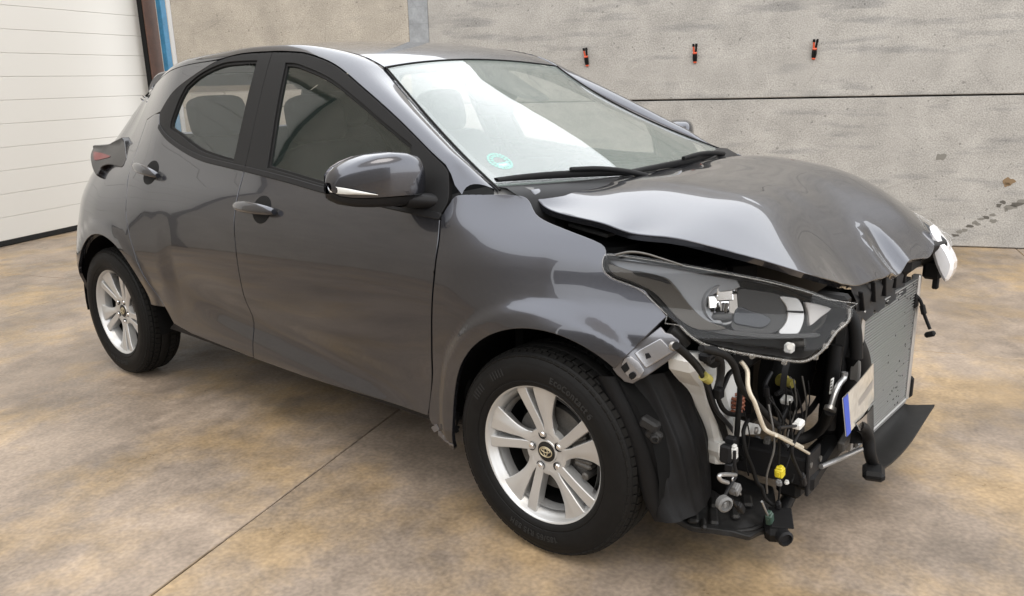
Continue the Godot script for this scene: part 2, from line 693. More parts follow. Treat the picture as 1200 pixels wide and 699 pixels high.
func make_materials() -> void:
	mat("paint", lin(0.056, 0.058, 0.069), 0.26, 0.85, 1.0)
	mat("paint_edge", lin(0.05, 0.05, 0.052), 0.5, 0.3)
	mat("trim", lin(0.013, 0.013, 0.014), 0.42)
	mat("pillar", lin(0.012, 0.012, 0.0125), 0.5)
	mat("black", lin(0.007, 0.007, 0.0075), 0.55)
	mat("void", lin(0.003, 0.003, 0.003), 0.8)
	mat("rubber", lin(0.011, 0.011, 0.0115), 0.58)
	mat("tread", lin(0.015, 0.0145, 0.014), 0.75)
	mat("liner", lin(0.010, 0.010, 0.011), 0.5)
	mat("tray", lin(0.028, 0.028, 0.029), 0.36)
	mat("alloy", lin(0.54, 0.54, 0.535), 0.34, 0.55, 0.4)
	mat("alloy_inner", lin(0.34, 0.34, 0.34), 0.45, 0.6)
	mat("steel", lin(0.42, 0.41, 0.40), 0.4, 0.9)
	mat("cast", lin(0.17, 0.165, 0.16), 0.6, 0.6)
	mat("chrome", lin(0.86, 0.86, 0.87), 0.06, 1.0)
	mat("satin", lin(0.15, 0.157, 0.168), 0.4, 0.3)
	mat("bezel", lin(0.005, 0.005, 0.0055), 0.45)
	mat("bezel_blue", lin(0.018, 0.021, 0.027), 0.25, 0.2)
	mat("bronze", lin(0.035, 0.030, 0.024), 0.25, 0.5)
	mat("bottle", lin(0.60, 0.60, 0.58), 0.5)
	mat("ivory", lin(0.52, 0.47, 0.38), 0.4, 0.3)
	mat("yellow", lin(0.62, 0.50, 0.02), 0.5)
	mat("olive", lin(0.30, 0.26, 0.06), 0.5)
	mat("rust", lin(0.22, 0.07, 0.035), 0.6)
	mat("white", lin(0.60, 0.60, 0.58), 0.45)
	mat("grey_plastic", lin(0.13, 0.13, 0.13), 0.5)
	mat("green", lin(0.05, 0.22, 0.10), 0.5)
	mat("blue", lin(0.02, 0.07, 0.45), 0.4)
	mat("plate_white", lin(0.66, 0.64, 0.60), 0.25, 0.0, 0.6)
	mat("smoke", lin(0.16, 0.145, 0.13), 0.12, 0.2, 1.0)
	mat("fins", lin(0.36, 0.36, 0.355), 0.45, 0.7)
	mat("silver", lin(0.50, 0.50, 0.50), 0.35, 0.8)
	mat("red_lens", lin(0.13, 0.012, 0.012), 0.12)
	mat("dark_lens", lin(0.008, 0.006, 0.006), 0.2)
	mat("signal", lin(0.34, 0.33, 0.325), 0.2)
	mat("cloth", lin(0.014, 0.0145, 0.015), 0.9)
	mat("cabin", lin(0.012, 0.0125, 0.0125), 0.8)
	mat("lining", lin(0.10, 0.10, 0.095), 0.9)
	mat("sticker", lin(0.06, 0.40, 0.33), 0.5)
	mat("gold", lin(0.55, 0.48, 0.33), 0.3, 0.6)
	glass("window", lin(0.04, 0.058, 0.052), 0.24, 0.6)
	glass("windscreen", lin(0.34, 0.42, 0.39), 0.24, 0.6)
	glass("inner_glass", lin(0.2, 0.23, 0.22), 0.05, 0.5)
	mat("bracket_skylit", lin(0.30, 0.30, 0.315), 0.26, 0.75, 0.7)  # the bracket's metal, paler: reflected sky put into the colour
	glass("lens", lin(0.3, 0.3, 0.3), 0.01, 0.34)
	glass("lens_edge", lin(0.32, 0.31, 0.29), 0.22, 0.5)
	mat("door_white", lin(0.58, 0.565, 0.53), 0.55)
	mat("seam", lin(0.46, 0.45, 0.42), 0.8)
	mat("seal", lin(0.015, 0.015, 0.015), 0.7)
	mat("brown_steel", lin(0.105, 0.045, 0.026), 0.55)
	mat("blue_steel", lin(0.035, 0.22, 0.42), 0.5)
	mat("grey_column", lin(0.36, 0.385, 0.42), 0.6)
	mat("pale_edge", lin(0.55, 0.56, 0.57), 0.6)
	mat("joint", lin(0.03, 0.027, 0.024), 0.95)
	mat("clamp_red", lin(0.55, 0.075, 0.025), 0.4)
	mat("marks", lin(0.026, 0.026, 0.026), 0.6)
	mat("silver_bright", lin(0.36, 0.36, 0.36), 0.28, 0.6, 0.2)
	mat("grey_dark", lin(0.06, 0.06, 0.06), 0.5)
	mat("bracket", lin(0.15, 0.15, 0.162), 0.28, 0.75, 0.7)
	mat("core", lin(0.012, 0.012, 0.012), 0.8)
	mat("grit", lin(0.016, 0.015, 0.013), 0.9)
	mat("smudge", lin(0.24, 0.22, 0.20), 0.6)
	mat("sheet", lin(0.016, 0.016, 0.0165), 0.38)
	mat("green_dark", lin(0.03, 0.06, 0.045), 0.5)
	mat("glint_white", lin(0.80, 0.80, 0.82), 0.15, 0.2, 1.0)  # near-white that stands for sky mirrored in the far lamp's tip
	mat("stain_dark", lin(0.10, 0.092, 0.080), 0.9)
	mat("stain_grey", lin(0.185, 0.175, 0.155), 0.9)
	mat("stain_rust", lin(0.20, 0.135, 0.075), 0.9)
	mat("under", lin(0.10, 0.09, 0.08), 0.95)
	var worn := ImageTexture.create_from_image(worn_image())
	for k in ["rubber", "tread", "liner", "tray", "sheet", "cast", "brown_steel", "blue_steel", "grey_column", "plate_white"]:
		M[k].albedo_texture = worn
		M[k].uv1_triplanar = true
		M[k].uv1_scale = Vector3.ONE * (2.2 if k in ["rubber", "tread", "liner", "tray", "sheet", "bottle", "alloy", "cast", "bracket"] else 0.6)
	for k in ["trim", "black", "void", "rubber", "tread", "liner", "tray", "sheet", "seal", "pillar", "cloth", "cabin", "marks", "grey_dark"]:
		M[k].metallic_specular = 0.28
	floor_material("floor", 0, -0.02, 1.08)
	floor_material("floor_warm", 100, 0.22, 1.07)
	concrete_material("wall", 7, Color8(161, 158, 153), 0.6, 0.2)
	concrete_material("wall_smooth", 71, Color8(167, 160, 149), 0.2, 0.3)


# ---------------------------------------------------------------- the scene
var yard := Transform3D(Basis(Vector3.UP, deg_to_rad(21.24)), Vector3.ZERO)   # x along the back wall, z away from it


func _ready() -> void:
	rng.seed = 5
	var cam := Camera3D.new()
	cam.name = "camera"
	cam.keep_aspect = Camera3D.KEEP_HEIGHT
	cam.fov = 40.38
	cam.near = 0.05
	cam.far = 400.0
	add_child(cam)
	cam.transform = Transform3D(Basis(Vector3(0.770314, -0.025234, -0.637166), Vector3(-0.147162, 0.965208, -0.216140), Vector3(0.620452, 0.260262, 0.739800)).orthonormalized(), Vector3(2.57478, 1.33768, 2.48764))
	cam.current = true

	var env := Environment.new()
	env.background_mode = Environment.BG_SKY
	var sky := Sky.new()
	var sm := ProceduralSkyMaterial.new()
	sm.sky_top_color = lin(0.90, 0.92, 0.95)
	sm.sky_horizon_color = lin(0.95, 0.955, 0.96)
	sm.sky_curve = 0.25
	sm.ground_bottom_color = lin(0.25, 0.22, 0.19)
	sm.ground_horizon_color = lin(0.30, 0.28, 0.25)
	sm.sun_angle_max = 30.0
	sm.energy_multiplier = 3.0
	sky.sky_material = sm
	env.sky = sky
	env.tonemap_mode = Environment.TONE_MAPPER_LINEAR
	env.tonemap_exposure = 1.1
	env.sdfgi_enabled = true
	env.ssao_enabled = true
	env.ssil_enabled = true
	var we := WorldEnvironment.new()
	we.name = "environment"
	we.environment = env
	add_child(we)

	var sun := DirectionalLight3D.new()
	sun.name = "sun"
	sun.light_energy = 0.35
	sun.light_angular_distance = 30.0
	sun.light_color = Color(1.0, 0.97, 0.93)
	sun.shadow_enabled = true
	add_child(sun)
	sun.look_at_from_position(Vector3(4, 9, 3.0), Vector3.ZERO)

	make_materials()
	build_ground()
	build_yard()
	build_car()


func build_ground() -> void:
	var g := MB.new()
	face(g, [Vector3(-80, -0.04, -80), Vector3(80, -0.04, -80), Vector3(80, -0.04, 80), Vector3(-80, -0.04, 80)], Vector3.UP)
	var ground := put("ground", g, M.floor)
	ground.transform = yard
	ground.set_meta("kind", "structure")
	var j := MB.new()
	face(j, [Vector3(-5.6, -0.009, -9), Vector3(9.5, -0.009, -9), Vector3(9.5, -0.009, 9.4), Vector3(-5.6, -0.009, 9.4)], Vector3.UP)
	put("joint_filler", j, M.joint, ground)
	var lines := [-6.16, -3.06, 0.03, 3.13, 6.25, 9.4]
	for c in lines.size() - 1:
		var rows := [-7.2, -4.1, -1.0, 2.25, 5.4, 9.3] if c != 0 else [-7.2, -4.25, -1.12, 2.2, 5.4, 9.3]
		for r in rows.size() - 1:
			var q := []
			for e in [[0, 0], [1, 0], [1, 1], [0, 1]]:
				var n: float = rows[r + e[1]]
				var s: float = lines[c + e[0]] - 0.062 * n * (1.0 if c + e[0] == 2 else 0.3)
				if e[1] == 0 or e[1] == 1:
					n += (s - 0.5) * 0.028
				q.append(Vector2(s, n))
			put("slab", slab(PackedVector2Array(q)), M.floor_warm if c >= 2 else M.floor, ground)


func slab(q: PackedVector2Array) -> MB:
	var m := MB.new()
	var a := shrink(q, 0.003)
	var b := shrink(q, 0.0055)
	var up := func(p: PackedVector2Array, y: float) -> Array:
		var o := []
		for k in p:
			o.append(Vector3(k.x, y, k.y))
		return o
	var t: PackedVector2Array = PackedVector2Array()
	for k in q.size():
		t.append(nearest(b, q[k]))
	var lo: PackedVector2Array = PackedVector2Array()
	for k in q.size():
		lo.append(nearest(a, q[k]))
	var top: Array = up.call(t, 0.0)
	var mid: Array = up.call(lo, -0.0025)
	var low: Array = up.call(lo, -0.03)
	var id := []
	for p in top:
		id.append(m.vert(p, Vector3.UP, Vector2(p.x, p.z)))
	for k in range(1, id.size() - 1):
		m.tri(id[0], id[k], id[k + 1])
	var c: Vector3 = (top[0] + top[2]) * 0.5
	for k in top.size():
		var l := (k + 1) % top.size()
		var o: Vector3 = ((top[k] + top[l]) * 0.5 - c)
		o.y = 0
		var d: Vector3 = (top[l] - top[k]).normalized()
		o = (o - d * o.dot(d)).normalized()
		face(m, [top[k], top[l], mid[l], mid[k]], o + Vector3.UP)
		face(m, [mid[k], mid[l], low[l], low[k]], o)
	return m


func wall_panel(s0: float, s1: float, y0: float, y1: float, front: float, uvo: Vector2) -> MB:
	var m := MB.new()
	box(m, Vector3((s0 + s1) / 2, (y0 + y1) / 2, front - 0.09), Vector3(s1 - s0, y1 - y0, 0.18), 0.006)
	for k in m.u.size():
		m.u[k] += uvo
	return m


func build_yard() -> void:
	var wn := -3.667
	var heights := [0.0, 1.141, 2.42, WALL_TOP]
	var w := thing("concrete_wall", "rough grey precast concrete wall with dark streaks, behind the bonnet", "wall", yard)
	for k in 3:
		put("panel", wall_panel(-1.5595, 9.3, heights[k] + 0.006, heights[k + 1] - 0.006, wn + (0.006 if k == 1 else 0.0), Vector2(0.7 * k, 0.37 * k)), M.wall, w)
	var bk := MB.new()
	box(bk, Vector3(3.9, WALL_TOP / 2, wn - 0.13), Vector3(10.8, WALL_TOP - 0.02, 0.06), 0.0)
	put("joint_backing", bk, M.joint, w)
	# splashes and chips low on the wall
	var sp := P2([3.161, 0.338, 3.13, 0.318, 3.191, 0.364, 3.069, 0.355, 2.936, 0.222, 2.899, 0.194, 2.867, 0.167, 3.023, 0.211, 3.012, 0.256, 2.975, 0.236, 2.802, 0.118, 2.836, 0.133, 2.776, 0.091, 3.098, 0.298, 2.923, 0.182, 3.044, 0.329])
	for k in sp.size():
		var st := MB.new()
		plate(st, splash(0.012 + 0.020 * rng.randf() + (0.03 if k < 3 else 0.0), 0.010 + 0.008 * rng.randf()), 0.0012, 0.0, Transform3D(Basis.IDENTITY, Vector3(sp[k].x, sp[k].y, wn)))
		put("stain", st, M.stain_dark if k % 3 == 0 else M.stain_grey, w)
	for e in [[P2([3.085, 0.509])[0], 0.045, 0.040, M.stain_rust], [P2([2.615, 0.689])[0], 0.05, 0.035, M.stain_grey], [P2([3.076, 0.489])[0], 0.02, 0.02, M.stain_rust]]:
		var st := MB.new()
		plate(st, splash(e[1], e[2]), 0.0015, 0.0, Transform3D(Basis.IDENTITY, Vector3(e[0].x, e[0].y, wn)))
		put("stain", st, e[3], w)
	var w2 := thing("concrete_wall", "smoother pale beige concrete wall left of the grey column, above the car roof", "wall", yard)
	for k in 3:
		put("panel", wall_panel(-4.30, -1.7545, heights[k] + 0.004, heights[k + 1] - 0.004, wn, Vector2(1.3 * k, 0.2)), M.wall_smooth, w2)
	bk = MB.new()
	box(bk, Vector3(-3.04, WALL_TOP / 2, wn - 0.13), Vector3(2.45, WALL_TOP - 0.02, 0.06), 0.0)
	put("joint_backing", bk, M.joint, w2)
	bk = MB.new()
	box(bk, Vector3(-4.326, WALL_TOP / 2, wn - 0.087), Vector3(0.048, WALL_TOP, 0.17), 0.004)
	put("edge_strip", bk, M.pale_edge, w2)

	# steel column between the two wall sections
	var col := thing("wall_column", "grey painted steel column between the two concrete wall sections", "column", yard)
	var c := MB.new()
	box(c, Vector3(-1.657, WALL_TOP / 2, wn - 0.008), Vector3(0.190, WALL_TOP, 0.014), 0.003)
	put("flange", c, M.grey_column, col)
	c = MB.new()
	box(c, Vector3(-1.657, WALL_TOP / 2, wn - 0.095), Vector3(0.010, WALL_TOP, 0.16), 0.001)
	put("web", c, M.grey_column, col)
	c = MB.new()
	box(c, Vector3(-1.657, WALL_TOP / 2, wn - 0.183), Vector3(0.190, WALL_TOP, 0.014), 0.003)
	put("flange", c, M.grey_column, col)

	# garage door in the left building
	var gd := thing("garage_door", "white ribbed sectional garage door, closed, at the left", "garage door", yard)
	var slat := MB.new()
	box(slat, Vector3(-5.15, 0.1015, -1.525), Vector3(0.045, 0.2018, 5.25), 0.0028)
	var sm_ := slat.mesh()
	for k in 19:
		var o := put("slat", sm_, M.door_white, gd)
		o.position.y = 0.052 + k * 0.2035
	var s := MB.new()
	box(s, Vector3(-5.172, 2.0, -1.55), Vector3(0.02, 3.9, 5.2), 0.0)
	put("backing", s, M.seam, gd)
	s = MB.new()
	box(s, Vector3(-5.15, 0.028, -1.55), Vector3(0.05, 0.046, 5.26), 0.004)
	put("bottom_seal", s, M.seal, gd)
	for n in [-4.168, 1.125]:
		s = MB.new()
		box(s, Vector3(-5.12, 2.0, n), Vector3(0.09, 4.0, 0.034), 0.004)
		put("guide_rail", s, M.seal, gd)

	var p1 := thing("steel_post", "rust brown steel post beside the white garage door", "post", yard)
	s = MB.new()
	box(s, Vector3(-5.02, WALL_TOP / 2, -4.200), Vector3(0.012, WALL_TOP, 0.19), 0.002)
	put("flange", s, M.brown_steel, p1)
	s = MB.new()
	box(s, Vector3(-5.116, WALL_TOP / 2, -4.225), Vector3(0.18, WALL_TOP, 0.010), 0.001)
	put("web", s, M.brown_steel, p1)
	var p2 := thing("steel_post", "bright blue steel post between the brown post and the pale wall edge", "post", yard)
	s = MB.new()
	box(s, Vector3(-4.90, WALL_TOP / 2, -4.240), Vector3(0.06, WALL_TOP, 0.085), 0.006)
	put("tube", s, M.blue_steel, p2)
	s = MB.new()
	box(s, Vector3(-4.90, 0.008, -4.24), Vector3(0.14, 0.016, 0.15), 0.002)
	put("base_plate", s, M.blue_steel, p2)

	var b := thing("building", "concrete building side in which the white garage door is set", "building", yard)
	s = MB.new()
	box(s, Vector3(-5.45, 2.75, 0.6), Vector3(0.35, 5.5, 17.0), 0.01)
	put("wall", s, M.wall_smooth, b)
	s = MB.new()
	box(s, Vector3(-5.19, 4.75, -1.55), Vector3(0.16, 1.5, 5.4), 0.01)
	put("lintel", s, M.wall_smooth, b)

	# the yard's other wall, behind the photographer; the car's windows mirror it
	var w3 := thing("concrete_wall", "concrete panel wall across the yard, mirrored in the car's side windows", "wall", yard)
	for k in 3:
		put("panel", wall_panel(-5.2, 8.5, heights[k] + 0.006, heights[k + 1] - 0.006, 9.4, Vector2(0.5 * k, 0.1)), M.wall, w3)

	var where := [-0.131, 0.760, 1.660]
	var said := ["leftmost of three red and black clamps on the concrete wall, nearest the car roof", "middle one of three red and black clamps on the concrete wall", "rightmost of three red and black clamps on the concrete wall, above the bonnet"]
	for k in 3:
		spring_clamp(Vector3(where[k], 1.50, wn + 0.006), said[k], [0.10, 0.02, -0.05][k])


func splash(rx_: float, ry_: float) -> PackedVector2Array:
	var o := PackedVector2Array()
	for k in 11:
		var t := TAU * k / 11
		var f := rng.randf_range(0.55, 1.15)
		o.append(Vector2(cos(t) * rx_ * f, sin(t) * ry_ * f))
	return closed2(o, 3)


func spring_clamp(at: Vector3, label: String, lean: float) -> void:
	var t := thing("spring_clamp", label, "clamp", yard * Transform3D(Basis(Vector3.BACK, lean), at), "clamps on the concrete wall")
	for sd in [-1.0, 1.0]:
		var m := MB.new()   # a handle, red with a black grip, splayed from the other
		tube(m, P3([sd * 0.006, 0.0, 0.020, sd * 0.009, 0.03, 0.026, sd * 0.012, 0.068, 0.034 + 0.006 * sd]), 0.0085, 8, 4, 0.0075)
		put("handle", m, M.clamp_red if sd < 0 else M.black, t)
		m = MB.new()
		tube(m, P3([sd * 0.0115, 0.055, 0.0315 + 0.005 * sd, sd * 0.0125, 0.076, 0.0355 + 0.006 * sd]), 0.0105, 8, 2, 0.009)
		put("grip", m, M.black, t)
		m = MB.new()
		tube(m, P3([sd * 0.006, 0.004, 0.022, sd * 0.008, -0.03, 0.020, sd * 0.006, -0.058, 0.012]), 0.0115, 8, 4, 0.009)
		put("jaw", m, M.black, t)
	var r := MB.new()
	box(r, Vector3(0, -0.066, 0.010), Vector3(0.026, 0.014, 0.02), 0.004)
	put("jaw_pad", r, M.clamp_red, t)
	r = MB.new()
	tube(r, P3([-0.015, 0.004, 0.024, 0.015, 0.004, 0.024]), 0.0105, 10, 1)
	put("spring", r, M.clamp_red, t)


const WALL_TOP := 3.75


# ---------------------------------------------------------------- the car's side surface: (along, up) -> point
var bx := Tab.new([-2.55,-2.3,-2.1,-1.9,-1.75,-1.6,-1.45,-1.28,-0.7,0.0,0.7,1.28,1.6,1.85,2.0,2.2], [-1.90,-1.895,-1.87,-1.81,-1.72,-1.60,-1.45,-1.28,-0.7,0.0,0.7,1.28,1.6,1.85,2.0,2.15], 1900)
var bz := Tab.new([-2.55,-2.3,-2.1,-1.9,-1.75,-1.6,-1.45,-1.28,-0.7,0.0,0.7,1.28,1.6,1.85,2.0,2.2], [0.0,0.24,0.43,0.605,0.725,0.805,0.845,0.855,0.848,0.852,0.858,0.862,0.80,0.68,0.55,0.38], 1900)
var sz := Tab.new([0.15,0.22,0.30,0.42,0.55,0.70,0.82,0.92,1.0,1.08,1.38,1.46,1.5], [-0.06,-0.03,-0.012,-0.016,-0.004,0.003,-0.004,-0.032,-0.07,-0.108,-0.25,-0.295,-0.325])
var rx := Tab.new([0.15,0.35,0.6,0.75,0.9,1.0,1.1,1.35,1.45], [-0.06,0.0,0.0,-0.035,-0.07,-0.10,-0.17,-0.46,-0.58])
var sq := Tab.new([0.6, 0.8, 0.95, 1.1, 1.4], [0.0, 0.012, 0.045, 0.105, 0.175])


var wing_top := Tab.new([0.60,0.70,0.78,0.84,0.92,0.97,1.0], [0.0,0.020,0.052,0.061,0.062,0.075,0.085])


func body(q: Vector2) -> Vector3:
	var t := q.x
	var y := q.y
	var x := bx.at(t)
	var z := bz.at(t)
	var nx := 0.0
	var nz := 1.0
	if t <= 0.0:
		var tt := maxf(t, -2.53)
		var dx := bx.at(tt + 0.01) - bx.at(tt - 0.01)
		var dz := bz.at(tt + 0.01) - bz.at(tt - 0.01)
		var l := sqrt(dx * dx + dz * dz)
		nx = -dz / l
		nz = dx / l
	var b := 0.022 * exp(-pow((t + 1.25) / 0.38, 2) - pow((y - 0.66) / 0.2, 2)) + 0.012 * exp(-pow((t - 1.3) / 0.35, 2) - pow((y - 0.68) / 0.16, 2))
	b += 0.012 * smoothstep(0.425, 0.385, Vector2(t - 1.309, y - 0.347).length()) + 0.008 * smoothstep(0.405, 0.365, Vector2(t + 1.223, y - 0.375).length())
	b += 0.045 * smoothstep(-1.33, -1.6, t) * exp(-pow((y - 0.46) / 0.2, 2))
	b += 0.011 * smoothstep(-0.64, -0.76, t) * smoothstep(-1.3, -0.95, t) * exp(-pow((y - 0.58) / 0.15, 2))
	b -= 0.020 * exp(-pow((y - (0.45 - 0.12 * t)) / 0.07, 2)) * smoothstep(0.92, 0.55, t) * smoothstep(-0.75, -0.3, t)
	var s := sz.at(y) + b - smoothstep(-0.85, -1.5, t) * sq.at(y)
	s -= smoothstep(0.95, 1.40, t) * wing_top.at(y)
	if y > 0.86:
		s -= 2.0 * smoothstep(0.9, 1.2, t) * (y - 0.86) * (y - 0.86)
	return Vector3(x + nx * (rx.at(y) + b), y, z + nz * s)


func sunk(d: float) -> Callable:   # the same surface, d metres further in
	return func(q: Vector2) -> Vector3: return body(q) - nrm(body, q) * d


func both(called: String, m: MB, mt: Material, right: Node, left: Node) -> Array:
	return [put(called, m, mt, right), put(called, m.mirrored(), mt, left)]


func build_car() -> void:
	var car := thing("car", "dark grey five-door hatchback, its front bumper gone and its bonnet crumpled", "car")
	build_body(car)
	build_glasshouse(car)
	build_bonnet(car)
	build_cabin(car)
	build_wheels(car)
	build_arches(car)
	build_headlamp(car)
	build_front(car)
	build_wiring(car)


func build_body(car: Node3D) -> void:
	var b_line := cr2(P2([-0.229,1.464, -0.20,1.25, -0.173,1.044, -0.163,0.92, -0.150,0.778, -0.143,0.62, -0.139,0.45, -0.135,0.31]))
	var b_low := cr2(P2([-0.173,1.044, -0.163,0.92, -0.150,0.778, -0.143,0.62, -0.139,0.45, -0.135,0.31]))
	var f_edge := cr2(P2([0.903,0.962, 0.919,0.871, 0.905,0.719, 0.874,0.5, 0.838,0.318]))
	var f_belt := cr2(P2([-0.173,1.044, 0.1,1.022, 0.361,0.997, 0.65,0.977, 0.903,0.962]))
	var r_belt := cr2(P2([-0.173,1.044, -0.33,1.055, -0.493,1.069, -0.65,1.098, -0.804,1.14, -0.908,1.187]))
	var r_edge := cr2(P2([-0.802,0.416, -0.868,0.517, -0.927,0.636, -0.981,0.774, -1.012,0.885, -1.068,0.988, -1.098,1.1, -1.107,1.205]))
	var f_frame := cr2(P2([0.903,0.962, 0.916,1.0, 0.897,1.057, 0.874,1.088, 0.797,1.127, 0.599,1.227, 0.399,1.318, 0.201,1.401, 0.021,1.445, -0.1,1.458, -0.229,1.464]))
	var r_frame := cr2(P2([-0.229,1.464, -0.444,1.464, -0.604,1.443, -0.751,1.387, -0.87,1.322, -0.943,1.235]))

	# front doors
	var fd := join2([f_belt, f_edge, P2([0.838,0.318, 0.5,0.312, 0.2,0.306, -0.135,0.31]), rev(b_low)])
	var m := panel(body, fd)
	var d := both("front_door", m, M.paint, car, car)
	var hole := join2([cr2(P2([-0.116,1.422, -0.02,1.413, 0.189,1.361, 0.383,1.285, 0.53,1.221, 0.70,1.150])), cr2(P2([0.722,1.08, 0.715,0.993])), cr2(P2([0.60,0.993, 0.358,1.006, 0.1,1.033, -0.034,1.047])), P2([-0.075,1.22])])
	m = panel(body, join2([f_belt, f_frame, b_line.slice(0, 1), rev(b_line.slice(0, 13))]), [hole], 0.03, 0.0, 0.003, 0.014)
	both("window_frame", m, M.pillar, d[0], d[1])
	m = panel(body, hole, [], 0.06, -0.012, -0.006, 0.0)
	both("window_glass", m, M.window, d[0], d[1])
	seal(hole, d)
	# belt mouldings
	m = panel(body, join2([f_belt, rev(shift2(f_belt, Vector2(0, -0.014)))]), [], 0.03, 0.004, 0.0, 0.01, 0.003)
	both("belt_moulding", m, M.trim, d[0], d[1])
	handle(Vector2(-0.138, 0.905), Vector2(0.108, 0.903), d)

	# rear doors
	var rd := join2([r_belt, P2([-0.908,1.187, -0.943,1.235, -1.0,1.231, -1.107,1.205]), rev(r_edge), P2([-0.802,0.416, -0.74,0.345, -0.6,0.325, -0.364,0.318, -0.135,0.31]), rev(b_low)])
	m = panel(body, rd)
	var e := both("rear_door", m, M.paint, car, car)
	hole = join2([cr2(P2([-0.31,1.437, -0.435,1.439, -0.564,1.433, -0.70,1.396, -0.782,1.347])), cr2(P2([-0.782,1.347, -0.808,1.287, -0.822,1.20])), cr2(P2([-0.822,1.20, -0.815,1.178, -0.80,1.168, -0.732,1.150])), cr2(P2([-0.732,1.150, -0.542,1.095, -0.40,1.073, -0.263,1.059]))])
	m = panel(body, join2([r_belt, P2([-0.908,1.187, -0.943,1.235]), rev(r_frame), b_line.slice(0, 13)]), [hole], 0.03, 0.0, 0.003, 0.014)
	both("window_frame", m, M.pillar, e[0], e[1])
	m = panel(body, hole, [], 0.06, -0.012, -0.006, 0.0)
	both("window_glass", m, M.window, e[0], e[1])
	seal(hole, e)
	m = panel(body, join2([r_belt, rev(shift2(r_belt, Vector2(0, -0.014)))]), [], 0.03, 0.004, 0.0, 0.01, 0.003)
	both("belt_moulding", m, M.trim, e[0], e[1])
	handle(Vector2(-0.992, 1.006), Vector2(-0.765, 0.978), e)

	# front wings, cut at the lamp
	var f_arch := P2([0.948,0.235, 0.955,0.30])
	for k in 33:
		f_arch.append(Vector2(1.309, 0.347) + Vector2.from_angle(deg_to_rad(178.0 - 126.0 * k / 32)) * 0.349)
	var lamp_edge := cr2(P2([1.622, 0.757, 1.573, 0.798, 1.551, 0.816, 1.479, 0.833, 1.446, 0.854, 1.439, 0.882, 1.444, 0.892]), 4)
	var hood_gap := cr2(P2([1.444, 0.892, 1.422, 0.918, 1.314, 0.944, 1.242, 0.96, 1.194, 0.978, 1.146, 1.013, 1.102, 1.021, 1.052, 1.021]), 4)
	var wing := join2([f_arch, lamp_edge, hood_gap, cr2(P2([1.052, 1.021, 0.948, 1.016, 0.924, 0.989, 0.9085,0.955])), cr2(P2([0.9085,0.955, 0.9245,0.871, 0.9105,0.719, 0.8795,0.5, 0.8435,0.32, 0.90,0.285, 0.945,0.235]))])
	var wg := panel(body, wing, [], 0.0125, 0.0, 0.001)
	both("front_wing", wg, M.paint, car, car)

	# rear quarters
	var k_line := cr2(P2([-0.604,1.446, -0.80,1.436, -1.0,1.41, -1.25,1.365, -1.45,1.30]))
	var r_arch := P2([])
	for k in 29:
		r_arch.append(Vector2(-1.223, 0.375) + Vector2.from_angle(deg_to_rad(6.0 + 142.0 * k / 28)) * 0.326)
	r_arch.append_array(cr2(P2([-1.545,0.50, -1.60,0.43, -1.635,0.35, -1.65,0.27])))
	var qt := join2([k_line, cr2(P2([-1.45,1.30, -1.72,1.28, -1.74,1.1, -1.73,0.9, -1.73,0.62])), P2([-1.73,0.62, -1.73,0.27, -1.65,0.27]), rev(r_arch), P2([-0.802,0.412]), r_edge, P2([-0.945,1.24]), rev(r_frame).slice(0, 19)])
	m = panel(body, qt, [], 0.03, 0.0, 0.002)
	both("rear_quarter", m, M.paint, car, car)
	m = panel(body, P2([-1.735,0.27, -1.735,0.615, -2.56,0.615, -2.56,0.27]), [], 0.04)
	both("rear_bumper", m, M.paint, car, car)
	var tg := P2([-1.735,0.63, -1.745,1.1, -1.73,1.275, -1.46,1.30, -1.5,1.38, -2.56,1.38, -2.56,0.63])
	hole = closed2(P2([-1.80,1.12, -1.80,1.22, -1.79,1.33, -2.2,1.345, -2.57,1.35, -2.57,1.12, -2.2,1.11]), 3)
	m = panel(body, tg, [hole], 0.04)
	d = both("tailgate", m, M.paint, car, car)
	m = panel(body, hole, [], 0.06, -0.008, -0.006, 0.0)
	both("rear_window", m, M.window, d[0], d[1])

	# sills, tucked under the doors
	var sl := join2([cr2(P2([-0.80,0.36, -0.5,0.345, 0.0,0.335, 0.5,0.34, 0.93,0.34])), P2([0.93,0.265, 0.5,0.265, 0.0,0.265, -0.5,0.265, -0.86,0.275])])
	m = panel(sunk(0.05), sl, [], 0.05)
	both("sill", m, M.trim, car, car)

	m = MB.new()
	var torn := RandomNumberGenerator.new()
	torn.seed = 4
	for k in 9:
		var p := body(Vector2(0.865 + 0.010 * k, 0.292 - 0.006 * k + torn.randf_range(-0.012, 0.012)))
		box(m, p + Vector3(0, 0, torn.randf_range(-0.004, 0.006)), Vector3(torn.randf_range(0.01, 0.026), torn.randf_range(0.006, 0.020), 0.002), 0.0006, Basis(Vector3(torn.randf(), torn.randf(), torn.randf() + 0.2).normalized(), torn.randf_range(-0.9, 0.9)))
	var tn := put("torn_edge", m, M.bracket, car, "crumpled, scraped bottom corner of the wing")
	tn.set_meta("kind", "stuff")

	# tail lamps: they stand out of the shoulder
	var lamp := func(q: Vector2) -> Vector3:
		var s := clampf((-1.18 - q.x) / 0.45, 0.0, 1.0)
		return Vector3(q.x, q.y, body(Vector2(q.x, minf(q.y, 1.12 - 0.06 * s))).z + 0.003 + 0.060 * s)
